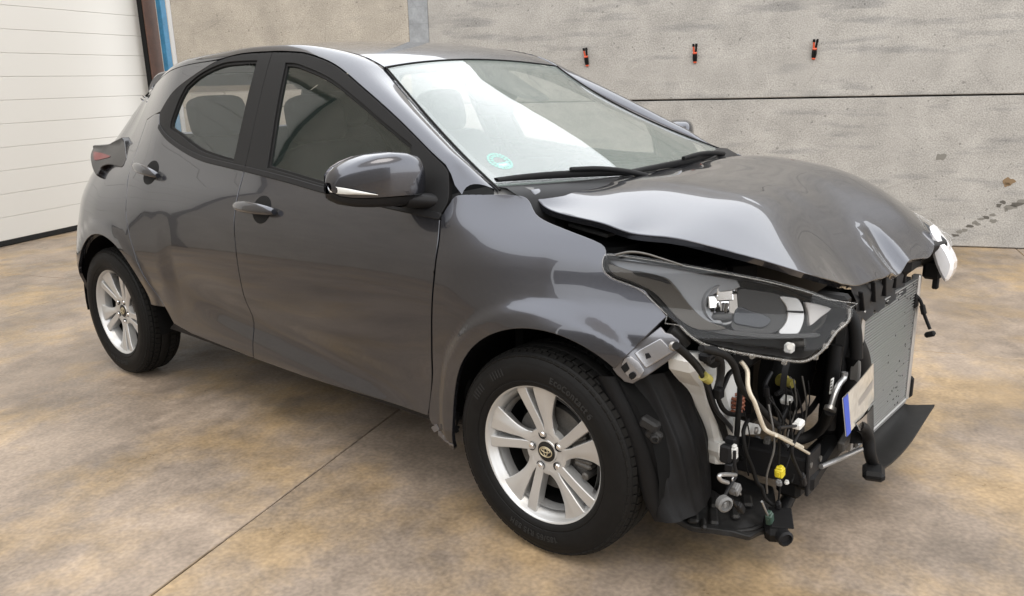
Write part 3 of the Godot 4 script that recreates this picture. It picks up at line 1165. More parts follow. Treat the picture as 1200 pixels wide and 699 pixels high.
	var ol := join2([cr2(P2([-1.183, 1.033, -1.269, 1.081, -1.328, 1.115]), 3), cr2(P2([-1.328, 1.115, -1.404, 1.096, -1.46, 1.082, -1.53, 1.075, -1.606, 1.072]), 3), cr2(P2([-1.606, 1.072, -1.588, 1.039, -1.505, 1.005, -1.429, 0.975, -1.369, 0.957]), 3), cr2(P2([-1.369, 0.957, -1.377, 0.985, -1.357, 1, -1.304, 1.007, -1.231, 1.004, -1.178, 1.002, -1.183, 1.033]), 3)])
	m = panel(lamp, ol, [], 0.02, 0.0, 0.0, 0.09, 0.005)
	d = both("tail_lamp", m, M.dark_lens, car, car)
	m = panel(lamp, closed2(P2([-1.562, 1.048, -1.494, 1.047, -1.388, 1.04, -1.349, 1.034, -1.399, 1.024, -1.482, 1.014, -1.529, 1.031]), 4), [], 0.02, 0.0015, 0.0, 0.0)
	both("red_lens", m, M.red_lens, d[0], d[1])

	# roof rails and windscreen pillars
	var low := PackedVector3Array()
	var dir := PackedVector3Array()
	for q in cr2(P2([0.960,1.019, 0.924,1.045, 0.880,1.091, 0.797,1.131, 0.599,1.231, 0.399,1.322, 0.201,1.405, 0.021,1.449, -0.1,1.462, -0.229,1.468, -0.444,1.468, -0.604,1.450, -0.80,1.438, -1.0,1.412, -1.25,1.367, -1.45,1.302]), 8):
		low.append(body(q))
		dir.append((body(q + Vector2(0, 0.01)) - body(q)).normalized())
	var up := roof_edge()
	var rows := []
	var cols := 60
	for k in cols + 1:
		var a := along(low, float(k) / cols)
		var t := along(dir, float(k) / cols)
		var c := along(up, float(k) / cols)
		var row := PackedVector3Array()
		var mid := a + t * a.distance_to(c) * 0.55
		mid.z = maxf(mid.z, c.z + 0.004)
		for j in 9:
			var s := j / 8.0
			row.append(a * (1 - s) * (1 - s) + mid * 2 * s * (1 - s) + c * s * s)
		row.append(c + Vector3(0, -0.012, 0.001))
		row.append(c + Vector3(0, -0.012, -0.012))
		rows.append(row)
	m = strip(MB.new(), rows, Vector3(0, 0.7, 0))
	both("roof_rail", m, M.paint, car, car)
	# roof
	rows = []
	var ridge := up.slice(40)
	for k in 41:
		var p := along(ridge, k / 40.0)
		var row := PackedVector3Array()
		for j in range(-12, 13):
			var w := j / 12.0
			var z := (p.z - 0.008) * w
			var x: float = p.x - lerpf(0.043, 0.05, k / 40.0) * (1 - w * w)
			row.append(Vector3(x, p.y + 0.028 * (1 - pow(absf(w), 2.4)) * lerpf(0.95, 0.8, k / 40.0), z))
		rows.append(row)
	m = strip(MB.new(), rows, Vector3(0, 0.5, 0))
	put("roof", m, M.paint, car)
	# spoiler over the rear window
	m = MB.new()
	plate(m, cr2(P2([-1.474, 1.307, -1.466, 1.327, -1.456, 1.349, -1.433, 1.372, -1.404, 1.391, -1.374, 1.403, -1.342, 1.412, -1.267, 1.42, -1.17, 1.423]), 3) + P2([-1.10,1.40, -1.22,1.345, -1.36,1.315]), 0.88, 0.008, Transform3D(Basis.IDENTITY, Vector3(0, 0, -0.44)))
	put("spoiler", m, M.paint, car)
	# underside
	m = MB.new()
	box(m, Vector3(-0.05, 0.24, 0), Vector3(3.3, 0.05, 1.36), 0.02)
	box(m, Vector3(-1.28, 0.29, 0), Vector3(0.12, 0.10, 1.3), 0.03)
	put("floor_pan", m, M.black, car)
	wing_mirror(car)


func shift2(p: PackedVector2Array, d: Vector2) -> PackedVector2Array:
	var o := PackedVector2Array()
	for q in p:
		o.append(q + d)
	return o


func along(p: PackedVector3Array, f: float) -> Vector3:
	var total := 0.0
	for k in p.size() - 1:
		total += maxf(p[k].distance_to(p[k + 1]), 1e-5)
	var want := f * total
	for k in p.size() - 1:
		var l := maxf(p[k].distance_to(p[k + 1]), 1e-5)
		if want <= l or k == p.size() - 2:
			return p[k].lerp(p[k + 1], clampf(want / l, 0, 1))
		want -= l
	return p[p.size() - 1]


func roof_edge() -> PackedVector3Array:   # up the windscreen's side, then back along the roof
	var o := PackedVector3Array()
	for k in 40:
		var s := k / 40.0
		o.append(Vector3(1.0551 + s * (-0.7217 + s * (0.0161 + s * 0.0096)), 1.0302 + s * (0.2722 + s * (0.0528 + s * 0.033)), 0.7249 + s * (-0.2601 + s * (-0.0337 + s * 0.0738))))
	o.append_array(cr3(P3([0.359,1.388,0.505, 0.276,1.424,0.510, 0.174,1.450,0.519, 0.042,1.470,0.526, -0.112,1.484,0.528, -0.4,1.488,0.52, -0.7,1.474,0.50, -1.0,1.442,0.47, -1.25,1.40,0.44, -1.42,1.36,0.42]), 8))
	return o


func seal(hole: PackedVector2Array, d: Array) -> void:   # black rubber round a side window
	var inner := shrink(hole, 0.010)
	var m := panel(body, shrink(hole, -0.001), [inner], 0.03, -0.006, 0.0, 0.008, 0.003)
	both("window_seal", m, M.rubber, d[0], d[1])


func handle(a: Vector2, b: Vector2, doors: Array) -> void:
	var m := panel(body, closed2(ellipse(a.lerp(b, 0.60) + Vector2(0, 0.002), 0.056, 0.048, 12), 2), [], 0.02, 0.0012, 0.0, 0.002, 0.001)
	both("handle_recess", m, M.black, doors[0], doors[1])
	m = MB.new()
	var rows := []
	var n := 18
	for k in n + 1:
		var s := float(k) / n
		var q := a.lerp(b, s)
		var p := body(q)
		var nn := nrm(body, q)
		var out := 0.004 + 0.028 * pow(sin(PI * clampf(s * 0.92 + 0.05, 0, 1)), 0.4)
		var h := 0.023 * pow(sin(PI * clampf(s * 0.97 + 0.015, 0, 1)), 0.22) * (1.0 - 0.15 * s)
		var t := (body(q + Vector2(0.01, 0)) - p).normalized()
		var up := nn.cross(t).normalized()
		var row := PackedVector3Array()
		for j in 12:
			var g := TAU * j / 12
			row.append(p + nn * (out + cos(g) * 0.011) + up * sin(g) * h)
		rows.append(row)
	strip(m, rows, null, true)
	fix_outward(m, rows)
	for end in [0, n]:
		face(m, Array(rows[end]), rows[end][0] - rows[n / 2][0])
	both("handle", m, M.paint, doors[0], doors[1])


func fix_outward(m: MB, rows: Array) -> void:   # turn the normals of a closed loft away from its axis
	var k := 0
	for row in rows:
		var c := Vector3.ZERO
		for p in row:
			c += p
		c /= row.size()
		for p in row:
			if m.n[k].dot(p - c) < 0:
				m.n[k] = -m.n[k]
			k += 1


func ellipse(c: Vector2, rx_: float, ry_: float, n := 24, turn := 0.0) -> PackedVector2Array:
	var o := PackedVector2Array()
	for k in n:
		var a := TAU * k / n
		o.append(c + Vector2(cos(a) * rx_, sin(a) * ry_).rotated(turn))
	return o


func wing_mirror(car: Node3D) -> void:
	var zs := [0.800, 0.817, 0.852, 0.895, 0.938, 0.972, 0.998, 1.017, 1.026]
	var cs := [[0.79,1.060,0.048,0.052], [0.787,1.063,0.062,0.068], [0.777,1.066,0.070,0.076], [0.760,1.068,0.073,0.077], [0.737,1.065,0.068,0.073], [0.713,1.060,0.060,0.065], [0.693,1.055,0.050,0.054], [0.676,1.050,0.036,0.038], [0.666,1.048,0.016,0.016]]
	var cap := MB.new()
	var low := MB.new()
	var rim := MB.new()
	var upr := []
	var lor := []
	var rr := []
	for k in zs.size():
		var c: Array = cs[k]
		var a := PackedVector3Array()
		var b := PackedVector3Array()
		var g := PackedVector3Array()
		for j in 15:
			var t := deg_to_rad(-26 + 206.0 * j / 14)
			a.append(Vector3(c[0] + c[2] * spow(cos(t), 0.60), c[1] + c[3] * spow(sin(t), 0.60), zs[k]))
		for j in 11:
			var t := deg_to_rad(180 + 154.0 * j / 10)
			b.append(Vector3(c[0] - 0.004 + c[2] * 0.95 * spow(cos(t), 0.6), c[1] + c[3] * 1.08 * spow(sin(t), 0.6), zs[k]))
		upr.append(a)
		lor.append(b)
		g.append(Vector3(c[0] - c[2] * 0.97, c[1] - c[3] * 0.9, zs[k]))
		g.append(Vector3(c[0] - c[2] * 0.97, c[1] + c[3] * 0.9, zs[k]))
		rr.append(g)
	strip(cap, upr, Vector3(0.74, 1.06, 0.92))
	strip(low, lor, Vector3(0.74, 1.07, 0.92))
	strip(rim, rr, Vector3(0.9, 1.06, 0.92))
	var l := part("wing_mirror", car)
	var r := part("wing_mirror", car)
	both("cap", cap, M.paint, l, r)
	both("housing", low, M.trim, l, r)
	both("mirror_glass", rim, M.chrome, l, r)
	var m := MB.new()
	var rows := []
	for k in 8:   # the arm to the door
		var s := k / 7.0
		var c := Vector3(0.775, 1.005, 0.86).lerp(Vector3(0.845, 0.988, 0.765), s)
		var row := PackedVector3Array()
		for j in 14:
			var t := TAU * j / 14
			row.append(c + Vector3(cos(t) * lerpf(0.052, 0.050, s), sin(t) * lerpf(0.026, 0.024, s), 0))
		rows.append(row)
	strip(m, rows, null, true)
	fix_outward(m, rows)
	both("arm", m, M.trim, l, r)
	m = MB.new()
	rows = []
	for k in 9:
		var s := k / 8.0
		var z := lerpf(1.024, 0.96, s)
		var x0: float = lerpf(0.665, 0.735, s) + 0.066 * pow(sin(PI * 0.5 * clampf(s * 3.0 + 0.25, 0, 1)), 0.6)
		var h := 0.010 * (1.0 - s * 0.85)
		var y := lerpf(1.044, 1.030, s)
		rows.append(P3([x0 - 0.004, y + h, z, x0 + 0.004, y + h * 0.6, z, x0 + 0.005, y, z, x0 + 0.004, y - h * 0.6, z, x0 - 0.004, y - h, z]))
	strip(m, rows, Vector3(0.6, 1.05, 0.9))
	both("indicator", m, M.white, l, r)


func spow(a: float, e: float) -> float:
	return signf(a) * pow(absf(a), e)


# ---------------------------------------------------------------- windscreen, wipers, cowl
var edge_pts := PackedVector3Array()


func screen(q: Vector2) -> Vector3:   # (across -1..1, down 0..1)
	var e := along(edge_pts, 1.0 - q.y)
	var w := 1.0 - q.x * q.x
	var bow := sin(PI * clampf(q.y, 0, 1)) * 0.033 * (1.0 - pow(q.x, 4))
	return Vector3(e.x + w * lerpf(-0.043, 0.135, q.y) + bow * 0.55, e.y + w * lerpf(0.029, -0.018, q.y) + bow * 0.85, (e.z - 0.006) * q.x)


func build_glasshouse(car: Node3D) -> void:
	edge_pts = roof_edge().slice(0, 41)
	var frame := P2([-0.995,0.005, -0.5,0.003, 0,0.003, 0.5,0.003, 0.995,0.005, 0.997,0.25, 0.997,0.5, 0.997,0.75, 0.995,0.99, 0.5,0.998, 0,0.998, -0.5,0.998, -0.995,0.99, -0.997,0.75, -0.997,0.5, -0.997,0.25])
	var m := panel(screen, frame, [], 0.06, 0.0, 0.0, 0.0)
	var ws := put("windscreen", m, M.windscreen, car)
	m = panel(screen, frame, [], 0.06, -0.004, 0.0, 0.0)
	put("inner_pane", m, M.inner_glass, ws)
	var clear := closed2(P2([-0.93,0.06, -0.5,0.055, 0,0.055, 0.5,0.055, 0.93,0.06, 0.953,0.3, 0.955,0.6, 0.945,0.84, 0.88,0.93, 0.5,0.955, 0,0.958, -0.5,0.955, -0.88,0.93, -0.945,0.84, -0.955,0.6, -0.953,0.3]), 4)
	m = panel(screen, frame, [clear], 0.06, -0.006, 0.0, 0.0)
	put("frit_band", m, M.bezel, ws)
	m = panel(screen, closed2(P2([-0.22,0.05, 0.22,0.05, 0.19,0.22, 0.12,0.37, -0.12,0.37, -0.19,0.22]), 4), [], 0.06, -0.006, 0.0, 0.0)
	put("frit_patch", m, M.bezel, ws)
	m = panel(screen, closed2(P2([-0.09,0.27, 0.09,0.27, 0.055,0.34, -0.055,0.34]), 2), [], 0.06, -0.0045, 0.0, 0.0)
	put("camera_window", m, M.cast, ws)
	m = MB.new()
	blob(m, screen(Vector2(0, 0.17)) + Vector3(-0.055, -0.05, 0), Vector3(0.07, 0.035, 0.11), 0.5, Basis(Vector3.BACK, -0.55))
	put("sensor_housing", m, M.grey_plastic, ws)
	m = MB.new()
	blob(m, screen(Vector2(0, 0.24)) + Vector3(-0.10, -0.085, 0), Vector3(0.014, 0.032, 0.115), 0.6)
	put("rear_view_mirror", m, M.trim, ws)
	# round teal badge low on the driver's left, with print on it
	m = MB.new()
	var c := Vector2(0.858, 0.784)
	for k in 22:
		var a := TAU * k / 22
		var q := c + Vector2(cos(a) * 0.050, sin(a) * 0.055)
		m.add(panel(screen, ellipse(q, 0.0062, 0.0072, 8), [], 0.05, -0.0025, 0.0, 0.0))
	for k in 14:
		var a := TAU * k / 14 + 0.2
		var q := c + Vector2(cos(a) * 0.034, sin(a) * 0.038)
		m.add(panel(screen, ellipse(q, 0.008, 0.006, 7, a), [], 0.05, -0.0025, 0.0, 0.0))
	m.add(panel(screen, P2([c.x - 0.03, c.y + 0.012, c.x + 0.03, c.y + 0.012, c.x + 0.03, c.y + 0.044, c.x - 0.03, c.y + 0.044]), [P2([c.x - 0.022, c.y + 0.02, c.x + 0.022, c.y + 0.02, c.x + 0.022, c.y + 0.037, c.x - 0.022, c.y + 0.037])], 0.02, -0.0025, 0.0, 0.0))
	put("round_sticker", m, M.sticker, ws)
	m = panel(screen, P2([c.x - 0.022, c.y + 0.021, c.x + 0.022, c.y + 0.021, c.x + 0.022, c.y + 0.036, c.x - 0.022, c.y + 0.036]), [], 0.05, -0.003, 0.0, 0.0)
	put("sticker_print", m, M.white, ws)
	# black rubber along the screen's edges
	m = MB.new()
	var line := PackedVector3Array()
	for k in 33:
		line.append(screen(Vector2(0.998, k / 32.0)) + Vector3(0.002, 0.002, 0.002))
	tube(m, line, 0.0035, 6, 1)
	var line2 := PackedVector3Array()
	for k in 33:
		line2.append(screen(Vector2(0.998 - 1.996 * k / 32.0, 0.0)) + Vector3(-0.002, 0.002, 0))
	tube(m, line2, 0.0035, 6, 1)
	m.add(m.mirrored())
	put("screen_seal", m, M.rubber, ws)
	# cowl
	m = MB.new()
	var rows := []
	for k in 33:
		var u := -1.0 + k / 16.0
		var p := screen(Vector2(u, 0.985))
		rows.append(PackedVector3Array([p + Vector3(-0.01, 0.006, 0), p + Vector3(0.035, 0.004, 0), p + Vector3(0.09, -0.022, 0), p + Vector3(0.11, -0.07, 0), p + Vector3(0.10, -0.14, 0)]))
	strip(m, rows, Vector3(0.9, 0.7, 0))
	var cw := put("cowl_panel", m, M.trim, car)
	m = MB.new()
	sheet(m, P3([1.031, 1.037, 0.715, 1.12, 1.034, 0.64, 1.134, 1.007, 0.675, 1.048, 1.016, 0.735]), 0.002, 0.006)
	put("end_cap", m, M.grey_plastic, cw)
	# wipers
	wiper(car, [0.935, 0.975], [0.98, 0.26], 0.30)
	wiper(car, [0.966, 0.995], [0.27, -0.72], -0.55)


func wiper(car: Node3D, v: Array, u: Array, pivot: float) -> void:
	var w := part("wiper", car)
	var blade := MB.new()
	var arm := MB.new()
	var rows := []
	var n := 16
	for k in n + 1:
		var s := float(k) / n
		var q := Vector2(lerpf(u[0], u[1], s), lerpf(v[0], v[1], s) - 0.006 * sin(PI * s))
		var p := screen(q)
		var nn := Vector3(0.5, 0.86, 0)
		var h := 0.010 + 0.016 * pow(sin(PI * clampf(s, 0.02, 0.98)), 0.5)
		var f := Vector3(0.86, -0.5, 0)
		rows.append(PackedVector3Array([p + nn * 0.003 - f * 0.004, p + nn * 0.008 - f * 0.011, p + nn * h - f * 0.004, p + nn * h + f * 0.004, p + nn * 0.010 + f * 0.012, p + nn * 0.003 + f * 0.004]))
	strip(blade, rows, null, true)
	fix_outward(blade, rows)
	put("blade", blade, M.black, w)
	var mid := screen(Vector2(lerpf(u[0], u[1], 0.48), lerpf(v[0], v[1], 0.48))) + Vector3(0.012, 0.030, 0)
	var base := screen(Vector2(lerpf(u[0], u[1], 1.04), 1.0)) + Vector3(0.03, 0.010, 0)
	tube(arm, PackedVector3Array([mid, mid.lerp(base, 0.35) + Vector3(0.006, 0.010, 0), mid.lerp(base, 0.7) + Vector3(0.01, 0.008, 0), base]), 0.0075, 8, 5, 0.010)
	put("arm", arm, M.black, w)


# ---------------------------------------------------------------- bonnet
var tps_p := PackedVector2Array()
var tps_w := PackedFloat32Array()


func solve_sheet(pts: PackedVector3Array, soft: PackedFloat32Array) -> void:   # thin plate through (z, x) -> y
	var n := pts.size()
	var a := []
	tps_p.clear()
	for p in pts:
		tps_p.append(Vector2(p.z, p.x))
	for r in n + 3:
		var row := PackedFloat64Array()
		row.resize(n + 4)
		a.append(row)
	for r in n:
		for c in n:
			a[r][c] = tps_u(tps_p[r].distance_to(tps_p[c])) + (soft[r] if r == c else 0.0)
		a[r][n] = 1.0
		a[r][n + 1] = tps_p[r].x
		a[r][n + 2] = tps_p[r].y
		a[n][r] = 1.0
		a[n + 1][r] = tps_p[r].x
		a[n + 2][r] = tps_p[r].y
		a[r][n + 3] = pts[r].y
	var k := n + 3
	for c in k:
		var best := c
		for r in range(c, k):
			if absf(a[r][c]) > absf(a[best][c]):
				best = r
		var t = a[c]
		a[c] = a[best]
		a[best] = t
		for r in range(c + 1, k):
			var f: float = a[r][c] / a[c][c]
			if f != 0.0:
				for j in range(c, k + 1):
					a[r][j] -= f * a[c][j]
	tps_w.resize(k)
	for r in range(k - 1, -1, -1):
		var s: float = a[r][k]
		for c in range(r + 1, k):
			s -= a[r][c] * tps_w[c]
		tps_w[r] = s / a[r][r]


func tps_u(d: float) -> float:
	return d * d * log(d) if d > 1e-6 else 0.0


func bonnet(q: Vector2) -> Vector3:   # q = (z, x)
	var n := tps_p.size()
	var y := tps_w[n] + tps_w[n + 1] * q.x + tps_w[n + 2] * q.y
	for k in n:
		y += tps_w[k] * tps_u(q.distance_to(tps_p[k]))
	# the two ridges that run to the nose
	for s in [-1.0, 1.0]:
		var zr: float = s * lerpf(0.34, 0.22, clampf((q.y - 1.15) / 0.75, 0, 1))
		var d: float = (q.x - zr) * s
		y += 0.0014 * exp(-pow(maxf(d, 0.0) / 0.02, 2) - pow(minf(d, 0.0) / 0.10, 2)) * smoothstep(1.78, 1.60, q.y)
	# the blow: a hollow pushed into the nose, a raised lip round its upper side, small buckles beside it
	var r := (q - Vector2(-0.17, 1.905)) / Vector2(0.050, 0.070)
	var rr := r.length()
	y -= 0.030 * exp(-pow(rr, 3.0))
	y += 0.003 * exp(-pow((rr - 1.35) / 0.33, 2)) * smoothstep(0.5, -0.6, r.y)
	var e := (q - Vector2(0.24, 1.845)).rotated(0.6)
	y += 0.0013 * sin(e.x * 75.0) * exp(-pow(e.x / 0.07, 2) - pow(e.y / 0.035, 2))
	return Vector3(q.y, y, q.x)


func build_bonnet(car: Node3D) -> void:
	var near := P3([1.122, 1.032, 0.655, 1.175, 0.989, 0.668, 1.249, 0.974, 0.672, 1.393, 0.957, 0.668, 1.454, 0.938, 0.658, 1.55, 0.935, 0.638, 1.688, 0.908, 0.59, 1.789, 0.863, 0.49, 1.852, 0.822, 0.39, 1.878, 0.774, 0.245, 1.891, 0.744, 0.125])
	var far := P3([1.905,0.742,0.02, 1.915,0.735,-0.06, 1.927,0.755,-0.20, 1.945,0.748,-0.32, 1.957,0.741,-0.40, 1.945,0.775,-0.50, 1.90,0.815,-0.555, 1.84,0.855,-0.60, 1.748,0.90,-0.64, 1.6,0.935,-0.66, 1.43,0.955,-0.665, 1.25,0.975,-0.665, 1.12,1.012,-0.645])
	var rear := P3([1.148,1.020,-0.4, 1.160,1.022,-0.15, 1.160,1.021,0.1, 1.145,1.016,0.35])
	var crest := Tab.new([1.10,1.15,1.3,1.38,1.5,1.63,1.74,1.80,1.865,1.90], [1.026,1.034,1.043,1.040,1.027,1.0,0.966,0.932,0.880,0.835])
	var all := PackedVector3Array()
	var soft := PackedFloat32Array()
	for k in near.size() + far.size():
		soft.append(0.0012)
	for k in rear.size():
		soft.append(0.001)
	all.append_array(near)
	all.append_array(far)
	all.append_array(rear)
	for x in [1.16, 1.3, 1.42, 1.54, 1.65]:
		var g := clampf(remap(x, 1.2, 1.42, 0.5, 1.0), 0.5, 1.0)
		for e in [[-0.56, 0.022], [-0.42, 0.0], [-0.28, 0.006], [0.0, 0.010], [0.18, 0.012], [0.32, 0.018 * g], [0.45, 0.040 * g]]:
			all.append(Vector3(x, crest.at(x) - e[1], e[0]))
			soft.append(0.006)
	for x in [1.75, 1.81, 1.86]:
		all.append(Vector3(x, crest.at(x) - 0.019, -0.42))
		soft.append(0.003)
	solve_sheet(all, soft)
	var flat := func(p: PackedVector3Array) -> PackedVector2Array:
		var o := PackedVector2Array()
		for k in p:
			o.append(Vector2(k.z, k.x))
		return o
	var outline := join2([cr2(flat.call(near), 4), cr2(flat.call(far), 4), cr2(flat.call(rear), 4)])
	var m := panel(bonnet, outline, [], 0.02, 0.0, 0.0, 0.016, 0.003)
	var b := put("bonnet", m, M.paint, car, "creased and dented bonnet, bent up at its edges")
	m = panel(bonnet, shrink(outline, 0.012), [], 0.05, -0.016, 0.0, 0.0)
	put("inner_skin", m, M.black, b)


# ---------------------------------------------------------------- cabin, seen through the glass
func build_cabin(car: Node3D) -> void:
	for s in [0.37, -0.37]:
		var f := part("front_seat", car)
		var m := MB.new()
		blob(m, Vector3(-0.10, 0.78, s), Vector3(0.10, 0.34, 0.25), 0.45, Basis(Vector3.BACK, 0.28))
		put("backrest", m, M.cloth, f)
		m = MB.new()
		blob(m, Vector3(0.17, 0.50, s), Vector3(0.27, 0.10, 0.26), 0.45)
		put("cushion", m, M.cloth, f)
		m = MB.new()
		blob(m, Vector3(-0.23, 1.20, s), Vector3(0.055, 0.10, 0.13), 0.5, Basis(Vector3.BACK, 0.2))
		put("headrest", m, M.cloth, f)
	var r := part("rear_seat", car)
	var b := MB.new()
	blob(b, Vector3(-0.93, 0.82, 0), Vector3(0.10, 0.32, 0.62), 0.35, Basis(Vector3.BACK, 0.30))
	put("backrest", b, M.cloth, r)
	b = MB.new()
	blob(b, Vector3(-0.66, 0.53, 0), Vector3(0.26, 0.10, 0.62), 0.35)
	put("cushion", b, M.cloth, r)
	for s in [0.37, -0.37]:
		b = MB.new()
		blob(b, Vector3(-0.97, 1.205, s), Vector3(0.05, 0.095, 0.14), 0.45, Basis(Vector3.BACK, 0.2))
		put("headrest", b, M.cloth, r)
	b = MB.new()
	blob(b, Vector3(0.86, 0.90, 0), Vector3(0.24, 0.09, 0.70), 0.4, Basis(Vector3.BACK, 0.05))
	box(b, Vector3(0.80, 0.72, 0), Vector3(0.20, 0.34, 1.36), 0.04)
	put("dashboard", b, M.cabin, car)
	b = MB.new()
	var ring := PackedVector3Array()
	for k in 33:
		var a := TAU * k / 32
		ring.append(Vector3(0.44, 0.83, -0.37) + Basis(Vector3.BACK, -0.4) * Vector3(0, sin(a) * 0.18, cos(a) * 0.18))
	tube(b, ring, 0.014, 8, 1)
	box(b, Vector3(0.46, 0.82, -0.37), Vector3(0.05, 0.11, 0.13), 0.02, Basis(Vector3.BACK, -0.4))
	box(b, Vector3(0.46, 0.82, -0.37), Vector3(0.03, 0.03, 0.34), 0.01, Basis(Vector3.BACK, -0.4))
	put("steering_wheel", b, M.cabin, car)
	# linings: roof, far posts, floor
	b = MB.new()
	var up := roof_edge().slice(41)
	var rows := []
	for k in 31:
		var p := along(up, k / 30.0)
		var row := PackedVector3Array()
		for j in range(-8, 9):
			row.append(Vector3(p.x, p.y - 0.035 + 0.02 * (1 - pow(j / 8.0, 2)), (p.z + 0.02) * j / 8.0))
		rows.append(row)
	strip(b, rows, Vector3(0, 3, 0))
	put("headlining", b, M.lining, car)
	b = MB.new()
	box(b, Vector3(-0.3, 0.31, 0), Vector3(2.7, 0.03, 1.3), 0.01)
	box(b, Vector3(1.05, 0.68, 0), Vector3(0.03, 0.66, 1.30), 0.01)
	box(b, Vector3(-1.35, 0.75, 0), Vector3(0.6, 0.03, 1.15), 0.01)
	put("cabin_floor", b, M.cabin, car)
	for s in [1.0, -1.0]:
		b = MB.new()
		box(b, Vector3(0.38, 0.66, 0.74 * s), Vector3(1.1, 0.60, 0.03), 0.01)
		box(b, Vector3(-0.55, 0.70, 0.74 * s), Vector3(0.75, 0.62, 0.03), 0.01)
		put("door_lining", b, M.cabin, car)


# ---------------------------------------------------------------- wheels
func spoke_face(q: Vector2) -> Vector3:
	var r := q.length()
	return Vector3(q.x, q.y, 0.050 + 0.014 * smoothstep(0.05, 0.20, r) - 0.010 * smoothstep(0.062, 0.035, r))


func polar(r: float, deg: float) -> Vector2:   # clockwise from the top, as seen from outside
	var a := deg_to_rad(deg)
	return Vector2(sin(a), cos(a)) * r


func build_wheels(car: Node3D) -> void:
	var tyre := MB.new()
	var side := P2([0.203,0.071, 0.206,0.079, 0.215,0.0855, 0.222,0.0875, 0.2235,0.0865, 0.2255,0.0865, 0.227,0.0885, 0.240,0.0925, 0.256,0.0935, 0.270,0.0915, 0.2725,0.0900, 0.275,0.0900, 0.2775,0.0890, 0.288,0.0845, 0.296,0.0785, 0.301,0.0725])
	lathe(tyre, side, 96)
	lathe(tyre, flip_profile(side), 96)
	lathe(tyre, P2([0.301,0.0725, 0.301,-0.0725]), 96)
	# tread: three grooves between four ribs, the outer ones cut across into blocks
	var tread := MB.new()
	for rib in [[-0.019, 0.019, 0], [0.026, 0.050, 72], [-0.050, -0.026, 72]]:
		var z0: float = rib[0]
		var z1: float = rib[1]
		if rib[2] == 0:
			lathe(tread, P2([0.302,z1, 0.3085,z1 - 0.0012, 0.3095,z1 - 0.003, 0.3098,0.0, 0.3095,z0 + 0.003, 0.3085,z0 + 0.0012, 0.302,z0]), 96)
		else:
			for k in rib[2]:
				tread_block(tread, TAU * k / rib[2], TAU * 0.86 / rib[2], z0, z1, 0.3093, 0.3085, 0.18 if z0 > 0 else -0.18)
	for k in 72:
		tread_block(tread, TAU * (k + 0.4) / 72, TAU * 0.84 / 72, 0.057, 0.083, 0.3075, 0.2945, 0.05)
		tread_block(tread, TAU * (k + 0.1) / 72, TAU * 0.84 / 72, -0.083, -0.057, 0.2945, 0.3075, -0.05)
	# lettering and ribs on the sidewall
	var marks := MB.new()
	arc_text(marks, "EcoContact 6", 30.0, 0.247, 0.026)
	arc_text(marks, "185/65 R15 88H", 184.0, 0.247, 0.024)
	for c in [300.0, 322.0]:
		for k in 5:
			var t := MB.new()
			plate(t, P2([-0.0016,-0.011, 0.0016,-0.011, 0.0026,0.011, -0.0006,0.011]), 0.0009, 0.0003, Transform3D(Basis(Vector3.BACK, deg_to_rad(-(c + k * 2.6))), Vector3.ZERO) * Transform3D(Basis.IDENTITY, Vector3(0, 0.258, 0.0932)))
			marks.add(t)
	var rim := MB.new()
	lathe(rim, P2([0.1755,-0.070, 0.178,0.020, 0.184,0.042, 0.192,0.0560, 0.1975,0.0640, 0.2000,0.0725, 0.2035,0.0768, 0.2060,0.0780, 0.2078,0.0765, 0.2080,0.0715, 0.203,0.068]), 96)
	var barrel := MB.new()
	lathe(barrel, P2([0.205,-0.075, 0.172,-0.060, 0.170,0.030, 0.176,0.050]), 64)
	var back := MB.new()
	lathe(back, P2([0.03,-0.052, 0.165,-0.050, 0.169,0.02]), 48)
	var pol := func(a: Array) -> PackedVector2Array:
		var o := PackedVector2Array()
		for k in range(0, a.size(), 2):
			o.append(polar(a[k], a[k + 1]))
		return o
	var narrow := panel(spoke_face, join2([cr2(pol.call([0.036, -24, 0.07, -24, 0.12, -25, 0.1985, -26.5])), cr2(pol.call([0.1985, -18.5, 0.13, -15.5, 0.085, -10, 0.036, 8]))]), [], 0.012, 0.0, 0.0, 0.030, 0.004)
	var blade := panel(blade_face, join2([cr2(pol.call([0.036, -6, 0.085, -1.5, 0.13, -6.0, 0.1985, -9])), cr2(pol.call([0.1985, 13, 0.165, 11, 0.12, 10.5, 0.085, 15, 0.066, 25, 0.036, 44]))]), [], 0.012, 0.0, 0.0, 0.030, 0.004)
	var hub := MB.new()
	lathe(hub, P2([0.074,0.030, 0.070,0.0475, 0.064,0.0500, 0.036,0.0440]), 48)
	lathe(hub, P2([0.036,0.0440, 0.034,0.0465, 0.0305,0.0470]), 48)
	var cap := MB.new()
	lathe(cap, P2([0.0305,0.0475, 0.024,0.0495, 0.012,0.0505, 0.0005,0.0508]), 40)
	var badge := MB.new()
	oval_ring(badge, Vector3(0, 0, 0.0505), 0.0215, 0.0148, 0.0017)
	oval_ring(badge, Vector3(0, 0.0048, 0.0512), 0.0150, 0.0060, 0.0015)
	oval_ring(badge, Vector3(0, 0.0012, 0.0510), 0.0062, 0.0132, 0.0015)
	var nut := MB.new()
	lathe(nut, P2([0.0118,0.030, 0.0118,0.040, 0.0100,0.0415]), 6)
	lathe(nut, P2([0.0085,0.0405, 0.0080,0.0500, 0.0060,0.0525, 0.0005,0.0532]), 12)
	var pocket := MB.new()
	lathe(pocket, P2([0.0140,0.0497, 0.0120,0.0490, 0.0118,0.0455, 0.0005,0.0455]), 16)
	var disc := MB.new()
	lathe(disc, P2([0.128,-0.012, 0.128,0.010, 0.075,0.010, 0.072,0.028, 0.02,0.028]), 64)
	var cal := MB.new()
